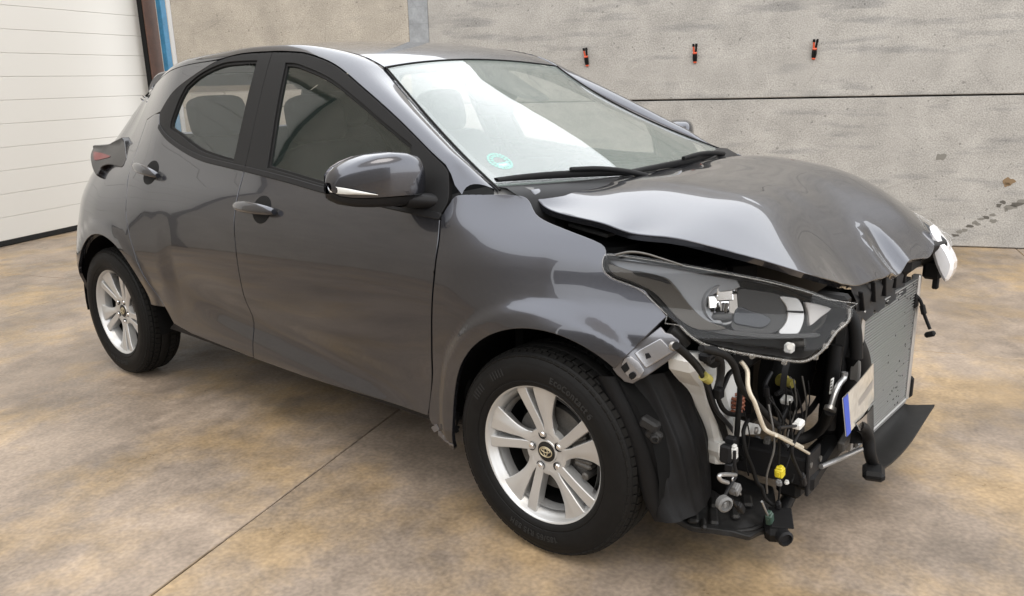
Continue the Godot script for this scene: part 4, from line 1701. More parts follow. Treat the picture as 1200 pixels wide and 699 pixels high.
	for k in 7:
		var a := deg_to_rad(60 + k * 6.0)
		box(cal, Vector3(sin(a) * 0.118, cos(a) * 0.118, 0.008), Vector3(0.016, 0.058, 0.062), 0.006, Basis(Vector3.BACK, -a))
	for a0 in [54.0, 108.0]:
		var a := deg_to_rad(a0)
		lathe(cal, P2([0.012,-0.01, 0.012,0.040, 0.008,0.044, 0.0005,0.044]), 10, Transform3D(Basis(), Vector3(sin(a) * 0.135, cos(a) * 0.135, 0)))
	var shared := {}
	for k in [["tyre", tyre, M.rubber], ["tread", tread, M.tread], ["sidewall_lettering", marks, M.marks], ["rim", rim, M.alloy], ["barrel", barrel, M.alloy_inner], ["dust_shield", back, M.void], ["hub", hub, M.alloy], ["hub_cap", cap, M.bezel], ["emblem", badge, M.gold], ["brake_disc", disc, M.cast], ["brake_caliper", cal, M.cast]]:
		shared[k[0]] = [k[1].mesh(), k[2]]
	var nm := narrow.mesh()
	var bm := blade.mesh()
	var nutm := nut.mesh()
	var pm := pocket.mesh()
	for w in [[1.28, 0.762, 1.0, 0.0], [-1.28, 0.760, 1.0, 31.0], [1.28, -0.762, -1.0, 12.0], [-1.28, -0.760, -1.0, 50.0]]:
		var t := Transform3D(Basis(Vector3.BACK, deg_to_rad(w[3])), Vector3(w[0], 0.310, w[1]))
		if w[2] < 0:
			t = Transform3D(Basis(Vector3.UP, PI) * Basis(Vector3.BACK, deg_to_rad(w[3])), Vector3(w[0], 0.310, w[1]))
		var o := part("wheel", car, t)
		for k in shared:
			var q := put(k, shared[k][0], shared[k][1], o)
			if k in ["tread", "sidewall_lettering"]:
				q.set_meta("kind", "stuff")
			if k in ["brake_caliper", "sidewall_lettering"]:
				q.rotation.z = deg_to_rad(-w[3])
		for k in 5:
			var a := Basis(Vector3.BACK, deg_to_rad(-72.0 * k))
			var s := put("spoke", nm, M.alloy, o)
			s.basis = a
			s = put("spoke", bm, M.alloy, o)
			s.basis = a
			s = put("nut_pocket", pm, M.black, o)
			s.transform = Transform3D(a, a * Vector3(polar(0.0525, -13).x, polar(0.0525, -13).y, 0.0))
			s = put("wheel_nut", nutm, M.chrome, o)
			s.transform = Transform3D(a, a * Vector3(polar(0.0525, -13).x, polar(0.0525, -13).y, 0.0))


func blade_face(q: Vector2) -> Vector3:   # a broad spoke with a crease along it, falling away to one side
	var p := spoke_face(q)
	var r := q.length()
	var a := rad_to_deg(atan2(q.x, q.y))
	var mid := lerpf(8.0, 2.0, clampf((r - 0.06) / 0.13, 0, 1))
	p.z -= 0.020 * clampf((a - mid) / 18.0, 0.0, 1.2) * smoothstep(0.055, 0.12, r) * smoothstep(0.215, 0.15, r)
	return p


func flip_profile(p: PackedVector2Array) -> PackedVector2Array:
	var o := PackedVector2Array()
	for q in p:
		o.append(Vector2(q.x, -q.y))
	o.reverse()
	return o


func oval_ring(m: MB, at: Vector3, a: float, b: float, r: float) -> void:
	var p := PackedVector3Array()
	for k in 25:
		var t := TAU * k / 24
		p.append(at + Vector3(cos(t) * a, sin(t) * b, 0))
	tube(m, p, r, 6, 1)


func tread_block(m: MB, a: float, w: float, z0: float, z1: float, r0: float, r1: float, skew: float) -> void:
	var p := func(s: float, z: float, r: float) -> Vector3:
		var g := a + s * w / 2 + skew * (z - z0)
		return Vector3(cos(g) * r, sin(g) * r, z)
	var e := 0.0014
	var top := [p.call(-0.9, z0 + e, r0), p.call(0.9, z0 + e, r0), p.call(0.9, z1 - e, r1), p.call(-0.9, z1 - e, r1)]
	var mid := [p.call(-1, z0, r0 - 0.001), p.call(1, z0, r0 - 0.001), p.call(1, z1, r1 - 0.001), p.call(-1, z1, r1 - 0.001)]
	var low := [p.call(-1, z0, r0 - 0.009), p.call(1, z0, r0 - 0.009), p.call(1, z1, r1 - 0.009), p.call(-1, z1, r1 - 0.009)]
	var out := Vector3(cos(a), sin(a), (r0 - r1) / (z1 - z0) * 0.6)
	face(m, top, out)
	var c: Vector3 = (top[0] + top[2]) / 2
	for k in 4:
		var l := (k + 1) % 4
		var o: Vector3 = (top[k] + top[l]) / 2 - c
		face(m, [top[k], top[l], mid[l], mid[k]], o.normalized() + out)
		face(m, [mid[k], mid[l], low[l], low[k]], o)


func arc_text(m: MB, what: String, at_deg: float, r: float, size: float) -> void:
	var f := SystemFont.new()
	f.font_names = PackedStringArray(["Droid Sans"])
	f.font_weight = 700
	var widths := []
	var total := 0.0
	for ch in what:
		var w: float = f.get_string_size(ch, HORIZONTAL_ALIGNMENT_LEFT, -1, 32).x * size / 32.0
		widths.append(w)
		total += w
	var s := -total / 2
	for k in what.length():
		if what[k] != " ":
			var a = deg_to_rad(at_deg) + (s + widths[k] / 2) / r
			var x := Transform3D(Basis(Vector3.BACK, -a), Vector3.ZERO) * Transform3D(Basis.IDENTITY, Vector3(0, r, 0.0935))
			text_mesh(m, what[k], size, 0.0016, x, "Droid Sans", true)
		s += widths[k]


# ---------------------------------------------------------------- wheel arches
func build_arches(car: Node3D) -> void:
	for e in [[1.28, 1.0], [1.28, -1.0], [-1.28, 1.0], [-1.28, -1.0]]:
		var m := MB.new()
		var rows := []
		for k in 25:
			var a: float = deg_to_rad(-12 + 192.0 * k / 24) if e[0] > 0 else deg_to_rad(-8 + 196.0 * k / 24)
			var row := PackedVector3Array()
			for z in [0.822, 0.81, 0.7, 0.6, 0.52, 0.50, 0.49]:
				var r: float = 0.372 if z > 0.51 else (0.36 if z > 0.495 else 0.22)
				row.append(Vector3(e[0] + cos(a) * r, 0.31 + sin(a) * r, z * e[1]))
			rows.append(row)
		strip(m, rows)
		put("wheel_arch_liner", m, M.void, car)
		m = MB.new()
		box(m, Vector3(e[0], 0.45, 0.47 * e[1]), Vector3(0.80, 0.62, 0.02), 0.0)
		put("arch_wall", m, M.void, car)
	# exposed front part of the right liner
	var m := MB.new()
	var rows := []
	var out := cr3(P3([1.503, 0.584, 0.8, 1.529, 0.542, 0.8, 1.553, 0.505, 0.8, 1.598, 0.422, 0.8, 1.627, 0.346, 0.8, 1.654, 0.269, 0.8, 1.685, 0.223, 0.8]), 5)
	var inn := cr3(P3([1.622, 0.603, 0.66, 1.643, 0.546, 0.638, 1.659, 0.469, 0.617, 1.669, 0.402, 0.595, 1.669, 0.33, 0.573, 1.663, 0.262, 0.552, 1.658, 0.198, 0.53]), 5)
	for k in out.size():
		var row := PackedVector3Array()
		for j in 29:
			var s := j / 28.0
			var p := out[k].lerp(inn[k], s)
			var rib := 0.008 * smoothstep(0.75, 1.0, absf(sin(s * PI * 4.0 + 0.6)))
			p += Vector3(1, 0, 0.3) * (0.030 * sin(PI * s) + rib * (0.4 + 0.6 * sin(PI * clampf(k / 30.0, 0, 1))))
			row.append(p)
		row.append(inn[k] + Vector3(-0.03, 0, -0.02))
		rows.append(row)
	strip(m, rows, Vector3(1.0, 0.4, 0.6))
	var ln := put("front_liner", m, M.liner, car, "torn black plastic wheel arch liner, bare where the bumper was")
	m = MB.new()
	rows = []
	for k in out.size():   # its rolled outer edge
		rows.append(PackedVector3Array([out[k] + Vector3(-0.05, -0.008, 0.012), out[k] + Vector3(-0.035, 0, 0.020), out[k] + Vector3(-0.012, 0.003, 0.018), out[k] + Vector3(0.003, 0.003, 0.004)]))
	strip(m, rows, Vector3(1.28, 0.3, 0.5))
	put("rolled_edge", m, M.liner, ln)
	m = MB.new()
	var at := Vector3(1.617, 0.478, 0.81)
	box(m, at + Vector3(0, 0.008, 0.004), Vector3(0.05, 0.030, 0.03), 0.006, Basis(Vector3.BACK, -0.3))
	box(m, at + Vector3(0.012, -0.018, 0.004), Vector3(0.042, 0.034, 0.022), 0.006, Basis(Vector3.BACK, -0.5))
	lathe(m, P2([0.011,0.0, 0.011,0.018, 0.007,0.020, 0.006,0.014, 0.0005,0.014]), 14, Transform3D(Basis(Vector3.UP, 0.6), at + Vector3(0.016, -0.02, 0.010)))
	put("clip_mount", m, M.tray, ln)
	# tray below it
	var tray := func(q: Vector2) -> Vector3:
		return Vector3(q.y, 0.150 + 0.004 * sin(q.x * 60.0) * smoothstep(1.62, 1.74, q.y) + 0.020 * smoothstep(1.70, 1.60, q.y) - 0.02 * smoothstep(1.76, 1.82, q.y), q.x)
	m = panel(tray, P2([0.685, 1.624, 0.678, 1.677, 0.641, 1.754, 0.592, 1.805, 0.527, 1.826, 0.426, 1.814, 0.341, 1.761, 0.333, 1.664, 0.361, 1.599, 0.535, 1.612]), [], 0.012, 0.0, 0.0, 0.012, 0.004)
	var tr := put("undertray", m, M.tray, car, "broken corner of the black plastic undertray")
	for q in [[0.635, 1.655, 0.10, 0.030], [0.60, 1.70, 0.085, 0.026], [0.53, 1.665, 0.09, 0.024], [0.47, 1.74, 0.06, 0.03], [0.56, 1.745, 0.05, 0.024], [0.43, 1.69, 0.07, 0.025], [0.66, 1.70, 0.05, 0.015]]:
		m = MB.new()
		box(m, tray.call(Vector2(q[0], q[1])) + Vector3(0, 0.006, 0), Vector3(q[3], 0.016, q[2]), 0.006, Basis(Vector3.UP, 0.5))
		put("rib", m, M.tray, tr)
	m = MB.new()
	tube(m, P3([1.638, 0.138, 0.66, 1.7, 0.138, 0.657, 1.749, 0.138, 0.628, 1.799, 0.138, 0.576, 1.818, 0.138, 0.524]), 0.006, 8, 5)
	put("front_lip", m, M.tray, tr)


# ---------------------------------------------------------------- right headlamp
func build_headlamp(car: Node3D) -> void:
	var h := part("headlamp", car)
	var o := part("headlamp", car)   # the other one, of which only the tip shows beyond the bonnet
	var ol := P2([1.441, 0.883, 1.447, 0.858, 1.474, 0.838, 1.52, 0.825, 1.551, 0.813, 1.585, 0.789, 1.624, 0.76, 1.659, 0.738, 1.691, 0.714, 1.729, 0.696, 1.796, 0.681, 1.869, 0.668, 1.914, 0.66, 1.937, 0.67, 1.956, 0.694, 1.97, 0.727, 1.988, 0.751, 1.985, 0.781, 1.942, 0.803, 1.894, 0.826, 1.835, 0.845, 1.754, 0.862, 1.659, 0.877, 1.587, 0.885, 1.511, 0.891, 1.451, 0.893])
	ol = closed2(ol, 3)
	var m := panel(sunk(-0.006), ol, [], 0.02, 0.0, 0.0, 0.012, 0.006)
	both("lens", m, M.lens, h, o)
	m = panel(sunk(0.11), shrink(ol, 0.012), [], 0.04, 0.0, 0.0, 0.0)
	var rows := []
	var deep := sunk(0.11)
	var face_ := sunk(0.005)
	var loop := closed2(shrink(ol, 0.006), 2)
	for k in loop.size() + 1:
		var q := loop[k % loop.size()]
		rows.append(PackedVector3Array([face_.call(q), deep.call(q)]))
	strip(m, rows, null)
	both("housing", m, M.bezel, h, o)
	# bright bead round the lens
	m = MB.new()
	var pts := PackedVector3Array()
	for q in closed2(P2([1.986, 0.781, 1.942, 0.803, 1.894, 0.826, 1.835, 0.845, 1.754, 0.862, 1.659, 0.877, 1.587, 0.885, 1.511, 0.891, 1.451, 0.893, 1.441, 0.883, 1.447, 0.858, 1.474, 0.838, 1.52, 0.825, 1.551, 0.813, 1.585, 0.789, 1.624, 0.76, 1.657, 0.738]), 3).slice(0, 49):
		pts.append(body(q) + nrm(body, q) * 0.004)
	tube(m, pts, 0.0014, 6, 1)
	both("lens_bead", m, M.lens_edge, h, o)
	# dark window strip behind the lens
	m = panel(sunk(0.020), closed2(P2([1.45, 0.873, 1.485, 0.866, 1.52, 0.858, 1.592, 0.85, 1.62, 0.833, 1.649, 0.804, 1.677, 0.777, 1.714, 0.753, 1.758, 0.739, 1.703, 0.735, 1.66, 0.751, 1.623, 0.776, 1.59, 0.804, 1.56, 0.82, 1.513, 0.836, 1.47, 0.848]), 3), [], 0.015, 0.0, 0.0, 0.012, 0.002)
	both("light_guide", m, M.bronze, h, o)
	m = panel(sunk(0.016), closed2(P2([1.52, 0.861, 1.558, 0.857, 1.592, 0.85, 1.616, 0.835, 1.592, 0.84, 1.555, 0.847, 1.526, 0.852]), 3), [], 0.012, 0.0, 0.0, 0.006, 0.001)
	both("guide_slot", m, M.void, h, o)
	# satin panel above the main lamp
	m = panel(sunk(0.032), join2([P2([1.441, 0.89, 1.504, 0.889, 1.575, 0.881, 1.654, 0.867, 1.715, 0.857, 1.762, 0.849, 1.771, 0.834, 1.757, 0.827, 1.728, 0.822, 1.707, 0.81, 1.704, 0.788, 1.722, 0.767, 1.748, 0.752, 1.717, 0.755, 1.677, 0.777, 1.647, 0.805, 1.617, 0.834, 1.589, 0.85, 1.516, 0.86, 1.476, 0.871])]), [], 0.015, 0.0, 0.0, 0.014, 0.004)
	both("satin_bezel", m, M.satin, h, o)
	# main lamp: a chrome bowl and its shade
	var c: Vector3 = sunk(0.045).call(P2([1.743, 0.791])[0])
	var nn := (nrm(body, P2([1.741, 0.791])[0]) + Vector3(0.55, 0.05, 0.1)).normalized()
	var bas := Basis(Vector3.UP.cross(nn).normalized(), nn.cross(Vector3.UP.cross(nn).normalized()), nn)
	var t := Transform3D(bas, c)
	m = MB.new()
	lathe(m, P2([0.004,-0.050, 0.020,-0.045, 0.034,-0.030, 0.042,-0.010, 0.0455,0.008]), 28, t)
	both("reflector_bowl", m, M.chrome, h, o)
	m = MB.new()
	lathe(m, P2([0.0455,0.008, 0.050,0.010, 0.053,0.006, 0.055,-0.015]), 40, t)
	both("lamp_ring", m, M.satin, h, o)
	for k in [[-0.024, 0.008, 0.034, 0.026, 0.006, 0.45], [0.004, 0.026, 0.034, 0.028, 0.006, -0.05], [0.026, 0.000, 0.020, 0.044, 0.004, -0.45], [0.004, -0.004, 0.020, 0.022, 0.0, 0.2]]:
		m = MB.new()
		box(m, t * Vector3(k[0], k[1], k[4]), Vector3(k[2] * 1.2, k[3] * 1.2, 0.006), 0.002, bas * Basis(Vector3.UP, k[5]))
		both("facet", m, M.chrome, h, o)
	m = MB.new()
	box(m, t * Vector3(0.004, -0.008, 0.010), Vector3(0.010, 0.026, 0.010), 0.003, bas * Basis(Vector3.BACK, -0.25))
	both("bulb_shade", m, M.bronze, h, o)
	m = MB.new()
	blob(m, t * Vector3(0.0, -0.032, -0.004), Vector3(0.036, 0.012, 0.018), 0.7, bas)
	both("lower_hood", m, M.bezel, h, o)
	# black oval with the second bowl
	m = panel(sunk(0.040), closed2(P2([1.773, 0.823, 1.799, 0.824, 1.821, 0.821, 1.867, 0.81, 1.885, 0.773, 1.881, 0.75, 1.86, 0.733, 1.821, 0.73, 1.785, 0.736, 1.771, 0.751, 1.78, 0.778]), 4), [], 0.015, 0.0, 0.0, 0.012, 0.003)
	both("oval_bezel", m, M.bezel, h, o)
	m = panel(sunk(0.036), closed2(P2([1.779, 0.782, 1.805, 0.775, 1.833, 0.769, 1.848, 0.759, 1.835, 0.746, 1.802, 0.75, 1.775, 0.757]), 4), [], 0.015, 0.0, 0.0, 0.01, 0.004)
	both("second_bowl", m, M.bezel_blue, h, o)
	# bright crescent and the signal lamp
	m = panel(sunk(0.034), closed2(P2([1.864, 0.809, 1.882, 0.807, 1.897, 0.803, 1.906, 0.789, 1.912, 0.772, 1.914, 0.755, 1.909, 0.729, 1.892, 0.729, 1.875, 0.732, 1.883, 0.749, 1.885, 0.765, 1.881, 0.784, 1.873, 0.798]), 3), [], 0.012, 0.0, 0.0, 0.02, 0.003)
	both("crescent", m, M.silver_bright, h, o)
	m = panel(sunk(0.0325), P2([1.88, 0.778, 1.912, 0.776, 1.912, 0.772, 1.881, 0.775]), [], 0.012, 0.0, 0.0, 0.004, 0.0005)
	both("crescent_bar", m, M.trim, h, o)
	m = panel(sunk(0.032), P2([1.913, 0.796, 1.939, 0.788, 1.964, 0.778, 1.945, 0.763, 1.929, 0.745, 1.923, 0.77]), [], 0.012, 0.0, 0.001, 0.015, 0.003)
	both("signal_lamp", m, M.signal, h, o)
	m = panel(sunk(0.028), closed2(P2([1.686, 0.742, 1.742, 0.73, 1.798, 0.724, 1.837, 0.72, 1.912, 0.717, 1.947, 0.718, 1.945, 0.725, 1.909, 0.725, 1.85, 0.727, 1.796, 0.731, 1.74, 0.74, 1.711, 0.747]), 3), [], 0.015, 0.0, 0.0, 0.02, 0.003)
	both("lower_bezel", m, M.bezel, h, o)
	# the skirt that the bumper used to hide: thick clear edge, ribs and lugs
	m = MB.new()
	pts = PackedVector3Array()
	for q in cr2(P2([1.659, 0.738, 1.691, 0.714, 1.729, 0.696, 1.796, 0.681, 1.869, 0.668, 1.914, 0.66, 1.937, 0.67, 1.956, 0.694, 1.97, 0.727, 1.988, 0.751, 1.985, 0.779]), 4):
		pts.append(body(q) + nrm(body, q) * 0.002)
	tube(m, pts, 0.0030, 8, 1)
	both("skirt_edge", m, M.lens_edge, h, o)
	var q0 := P2([1.718, 0.698, 1.759, 0.687, 1.823, 0.678, 1.887, 0.663, 1.942, 0.673, 1.957, 0.7, 1.967, 0.731, 1.98, 0.748])
	for q in q0:
		m = MB.new()
		var p := body(q)
		box(m, p - nrm(body, q) * 0.005 - Vector3(0, 0.006, 0), Vector3(0.011, 0.012, 0.012), 0.002)
		both("lug", m, M.lens_edge, h, o)
	m = MB.new()
	var pc_ := sunk(0.035).call(P2([1.901, 0.688])[0]) as Vector3
	box(m, pc_, Vector3(0.022, 0.024, 0.022), 0.004)
	lathe(m, P2([0.008,0.0, 0.008,0.014, 0.0005,0.014]), 10, Transform3D(Basis(Vector3.UP, 0.7), pc_ + Vector3(0.0, 0.010, 0.01)))
	both("adjuster", m, M.white, h, o)
	m = MB.new()
	tube(m, P3([1.875, 0.681, 0.56, 1.904, 0.689, 0.56]), 0.010, 10, 1)
	both("bulb_socket", m, M.cast, h, o)
	# bright strip over the lamp: a torn trim
	m = MB.new()
	tube(m, P3([1.483, 0.9, 0.77, 1.516, 0.909, 0.757, 1.553, 0.907, 0.745, 1.592, 0.897, 0.732, 1.645, 0.884, 0.72]), 0.0035, 8, 5, 0.002)
	both("torn_trim", m, M.cast, h, o)

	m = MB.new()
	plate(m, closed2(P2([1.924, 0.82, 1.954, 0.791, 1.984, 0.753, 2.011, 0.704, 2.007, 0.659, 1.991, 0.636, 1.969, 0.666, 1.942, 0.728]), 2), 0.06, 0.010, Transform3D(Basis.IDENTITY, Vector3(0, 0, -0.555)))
	put("sky_glint", m, M.glint_white, o)  # added pale plate, the lens's sky reflection put into its colour
	m = MB.new()
	box(m, Vector3(1.86, 0.72, -0.52), Vector3(0.10, 0.09, 0.12), 0.02)
	put("back_housing", m, M.black, o)
	m = MB.new()
	box(m, Vector3(1.935, 0.66, -0.575), Vector3(0.06, 0.07, 0.05), 0.01)
	put("torn_mount", m, M.black, o)
	m = MB.new()
	box(m, Vector3(1.95, 0.612, -0.565), Vector3(0.02, 0.04, 0.02), 0.004)
	put("torn_mount", m, M.black, o)


# ---------------------------------------------------------------- what the bumper used to hide
func build_front(car: Node3D) -> void:
	# inside of the engine bay
	var bay := part("engine_bay", car)
	var m := MB.new()
	box(m, Vector3(1.20, 0.66, 0), Vector3(0.03, 0.60, 1.25), 0.0)
	put("firewall", m, M.void, bay)
	for s in [1.0, -1.0]:
		m = MB.new()
		box(m, Vector3(1.44, 0.83, 0.575 * s), Vector3(0.56, 0.035, 0.13), 0.01, Basis(Vector3.BACK, -0.10))
		put("inner_wing", m, M.black, bay)
		m = MB.new()
		lathe(m, P2([0.10,-0.20, 0.095,0.0, 0.07,0.012, 0.03,0.015, 0.0005,0.02]), 24, Transform3D(Basis(Vector3.RIGHT, -PI / 2), Vector3(1.28, 0.87, 0.50 * s)))
		put("strut_tower", m, M.black, bay)
	m = MB.new()
	tube(m, P3([1.106, 0.937, 0.6, 1.132, 0.954, 0.6, 1.169, 0.965, 0.6, 1.218, 0.954, 0.6]), 0.012, 8, 5)
	box(m, Vector3(1.27, 0.919, 0.58), Vector3(0.16, 0.012, 0.05), 0.004, Basis(Vector3.BACK, -0.15))
	put("hinge_arm", m, M.grey_dark, bay)
	m = MB.new()
	box(m, Vector3(1.46, 0.66, -0.05), Vector3(0.42, 0.40, 0.84), 0.05)
	box(m, Vector3(1.46, 0.84, -0.05), Vector3(0.36, 0.06, 0.50), 0.025)
	box(m, Vector3(1.45, 0.42, 0.02), Vector3(0.40, 0.30, 0.60), 0.06)
	put("engine", m, M.black, bay)
	m = MB.new()
	box(m, Vector3(1.52, 0.74, 0.46), Vector3(0.20, 0.19, 0.14), 0.02)
	put("battery", m, M.black, bay)
	m = MB.new()
	lathe(m, P2([0.15,0.0, 0.15,0.04, 0.10,0.06, 0.03,0.05, 0.0005,0.05]), 32, Transform3D(Basis(Vector3.UP, PI / 2 - 0.1), Vector3(1.70, 0.46, 0.16)))
	put("cooling_fan", m, M.void, bay)
	m = MB.new()
	lathe(m, P2([0.135,0.0, 0.150,0.012, 0.165,0.0]), 36, Transform3D(Basis(Vector3.UP, PI / 2 - 0.1), Vector3(1.775, 0.47, 0.16)))
	put("fan_shroud", m, M.trim, bay)
	m = MB.new()
	lathe(m, P2([0.019,-0.03, 0.019,0.02, 0.013,0.022, 0.013,0.045, 0.0005,0.046]), 14, Transform3D(Basis(Vector3.UP, 1.3), Vector3(1.74, 0.468, 0.28)))
	put("sensor", m, M.olive, bay)
	m = MB.new()
	lathe(m, P2([0.015,-0.012, 0.015,0.012, 0.0005,0.013]), 14, Transform3D(Basis(Vector3.UP, 1.3), Vector3(1.75, 0.461, 0.259)))
	put("sensor_cap", m, M.steel, bay)
	m = MB.new()
	box(m, Vector3(1.78, 0.428, 0.323), Vector3(0.03, 0.018, 0.032), 0.004, Basis(Vector3.RIGHT, 0.2))
	put("white_connector", m, M.white, bay)
	m = MB.new()
	for q in [P3([1.77, 0.507, 0.453, 1.77, 0.458, 0.434, 1.77, 0.427, 0.423]), P3([1.76, 0.45, 0.35, 1.76, 0.444, 0.296, 1.76, 0.412, 0.235, 1.76, 0.382, 0.215]), P3([1.79, 0.414, 0.339, 1.79, 0.393, 0.376, 1.79, 0.386, 0.401]), P3([1.75, 0.522, 0.376, 1.75, 0.5, 0.411, 1.75, 0.46, 0.405])]:
		tube(m, q, 0.007, 7, 4)
	put("cable_bundle", m, M.trim, bay)

	# white bottle behind the liner, with its bracket
	var bo := part("washer_bottle", car)
	m = MB.new()
	var facing := Basis(Vector3.BACK, Vector3.UP, Vector3.LEFT)
	plate(m, closed2(P2([0.739, 0.667, 0.628, 0.633, 0.506, 0.591, 0.479, 0.543, 0.455, 0.476, 0.463, 0.396, 0.464, 0.323, 0.46, 0.263, 0.561, 0.293, 0.581, 0.312, 0.593, 0.382, 0.646, 0.492, 0.685, 0.562, 0.747, 0.618]), 2), 0.07, 0.012, Transform3D(facing, Vector3(1.63, 0, 0)))
	flip_depth(m, 1.63)
	put("bottle", m, M.bottle, bo)
	m = MB.new()
	plate(m, closed2(P2([0.622, 0.618, 0.554, 0.598, 0.528, 0.551, 0.514, 0.473, 0.537, 0.43, 0.585, 0.496, 0.612, 0.565]), 2), 0.082, 0.01, Transform3D(facing, Vector3(1.63, 0, 0)))
	flip_depth(m, 1.63)
	put("moulding", m, M.bottle, bo)
	m = MB.new()
	plate(m, closed2(P2([0.591, 0.373, 0.502, 0.34, 0.496, 0.282, 0.575, 0.311]), 2), 0.078, 0.006, Transform3D(facing, Vector3(1.63, 0, 0)))
	flip_depth(m, 1.63)
	put("moulding", m, M.bottle, bo)
	m = MB.new()
	lathe(m, P2([0.022,0.0, 0.022,0.014, 0.017,0.017, 0.0005,0.017]), 16, Transform3D(Basis(Vector3.UP, 1.2), Vector3(1.72, 0.649, 0.695)))
	put("cap", m, M.black, bo)
	m = MB.new()
	plate(m, P2([0.572, 0.448, 0.503, 0.413, 0.418, 0.375, 0.398, 0.355, 0.408, 0.341, 0.498, 0.373, 0.565, 0.388]), 0.012, 0.003, Transform3D(facing, Vector3(1.73, 0, 0)))
	flip_depth(m, 1.73)
	put("bracket", m, M.bottle, bo)
	m = MB.new()
	lathe(m, P2([0.010,0.0, 0.010,0.006, 0.006,0.008, 0.0005,0.008]), 12, Transform3D(Basis(Vector3.UP, PI / 2), Vector3(1.752, 0.38, 0.471)))
	put("bolt", m, M.steel, bo)
	m = MB.new()
	for k in 4:
		var p := Vector3(1.72, 0.471, 0.526) + Vector3(0, 0.018 - k * 0.012, 0)
		var ring := PackedVector3Array()
		for j in 13:
			ring.append(p + Vector3(cos(TAU * j / 12) * 0.016, 0, sin(TAU * j / 12) * 0.020))
		tube(m, ring, 0.005, 6, 1)
	put("pump_spring", m, M.rust, bo)

	# bare bracket under the lamp that held the bumper's corner
	var br := part("bumper_bracket", car)
	var s1 := sunk(0.012)
	var oo := P2([1.519, 0.617, 1.54, 0.649, 1.576, 0.692, 1.613, 0.732, 1.627, 0.719, 1.642, 0.716, 1.661, 0.702, 1.665, 0.678, 1.635, 0.644, 1.603, 0.615, 1.566, 0.583, 1.547, 0.586])
	m = panel(s1, oo, [], 0.012, 0.0, 0.0, 0.03, 0.004)
	put("plate", m, M.bracket, br)
	m = panel(sunk(0.004), P2([1.567, 0.665, 1.621, 0.704, 1.653, 0.675, 1.598, 0.631]), [], 0.012, 0.0, 0.001, 0.010, 0.003)
	put("raised_pad", m, M.bracket_skylit, br)  # same metal as the plate, its sky sheen painted in
	m = panel(sunk(0.006), closed2(P2([1.54, 0.634, 1.56, 0.657, 1.595, 0.624, 1.568, 0.594]), 2), [], 0.012, 0.0, 0.001, 0.008, 0.003)
	put("raised_pad", m, M.bracket_skylit, br)
	m = panel(sunk(0.0025), P2([1.59, 0.664, 1.598, 0.666, 1.604, 0.657, 1.595, 0.652]), [], 0.012, 0.0, 0.0, 0.002, 0.001)
	put("slot", m, M.trim, br)
	m = panel(sunk(0.0015), closed2(P2([1.56, 0.609, 1.57, 0.617, 1.577, 0.608, 1.567, 0.598]), 2), [], 0.012, 0.0, 0.0, 0.006, 0.001)
	put("clip", m, M.black, br)
	m = panel(sunk(0.0035), P2([1.539, 0.626, 1.551, 0.64, 1.559, 0.624, 1.549, 0.613]), [], 0.012, 0.0, 0.0, 0.002, 0.001)
	put("clip_hole", m, M.black, br)
	m = MB.new()
	var bp := s1.call(P2([1.653, 0.692])[0]) as Vector3
	lathe(m, P2([0.012,0.008, 0.012,0.014, 0.007,0.017, 0.006,0.013, 0.0005,0.013]), 16, Transform3D(Basis(Vector3.UP, 0.5), bp))
	put("bolt", m, M.steel, br)
	m = MB.new()
	tube(m, P3([1.628, 0.721, 0.74, 1.647, 0.7, 0.725, 1.654, 0.679, 0.71]), 0.016, 8, 4)
	put("support", m, M.tray, br)

	# front rail, cross bar
	var rl := part("front_rail", car)
	m = MB.new()
	var d := Vector3(-0.99, -0.03, 0.02).normalized()
	var p0 := Vector3(1.885, 0.266, 0.385)
	var bas := Basis(d, Vector3.UP, d.cross(Vector3.UP)).orthonormalized()
	box(m, p0 + d * 0.13, Vector3(0.26, 0.085, 0.075), 0.006, bas)
	put("beam", m, M.trim, rl)
	m = MB.new()
	box(m, p0 - d * 0.004, Vector3(0.010, 0.125, 0.095), 0.003, bas)
	put("end_plate", m, M.trim, rl)
	for k in [[0.03, 0.035], [-0.035, -0.02], [0.02, -0.04]]:
		m = MB.new()
		lathe(m, P2([0.009,0.0, 0.009,0.006, 0.0005,0.007]), 10, Transform3D(Basis(Vector3.UP, PI / 2), p0 + Vector3(0.006, k[0], k[1])))
		put("bolt", m, M.cast, rl)
	m = MB.new()
	for k in 3:
		lathe(m, P2([0.008,0.0, 0.006,0.004, 0.0005,0.004]), 10, Transform3D(Basis(), p0 + d * (0.10 + 0.09 * k) + Vector3(0, 0.0, 0.037)))
	put("hole", m, M.void, rl)
	m = MB.new()
	tube(m, P3([1.9, 0.265, 0.351, 1.915, 0.246, 0.227, 1.93, 0.223, 0.079]), 0.0075, 8, 2)
	put("cross_bar", m, M.silver, rl)
	m = MB.new()
	box(m, Vector3(1.83, 0.20, 0.05), Vector3(0.07, 0.06, 0.72), 0.012)
	box(m, Vector3(1.86, 0.235, 0.22), Vector3(0.05, 0.05, 0.40), 0.01, Basis(Vector3.UP, 0.1))
	put("lower_crossmember", m, M.black, rl)

	# cooler pack
	var ra := part("radiator", car)
	var a := Vector3(1.885, 0, 0.045)      # near side
	var b := Vector3(1.905, 0, -0.475)     # far side
	var along_ := (b - a).normalized()
	var out := Vector3.UP.cross(along_) * -1.0
	if out.x < 0:
		out = -out
	var w := a.distance_to(b)
	var y0 := 0.205
	var y1 := 0.645
	var rb := Basis(along_, Vector3.UP, out)
	m = MB.new()
	box(m, (a + b) / 2 + Vector3(0, (y0 + y1) / 2, 0) - out * 0.022, Vector3(w, y1 - y0, 0.014), 0.0, rb)
	put("core", m, M.core, ra)
	m = MB.new()
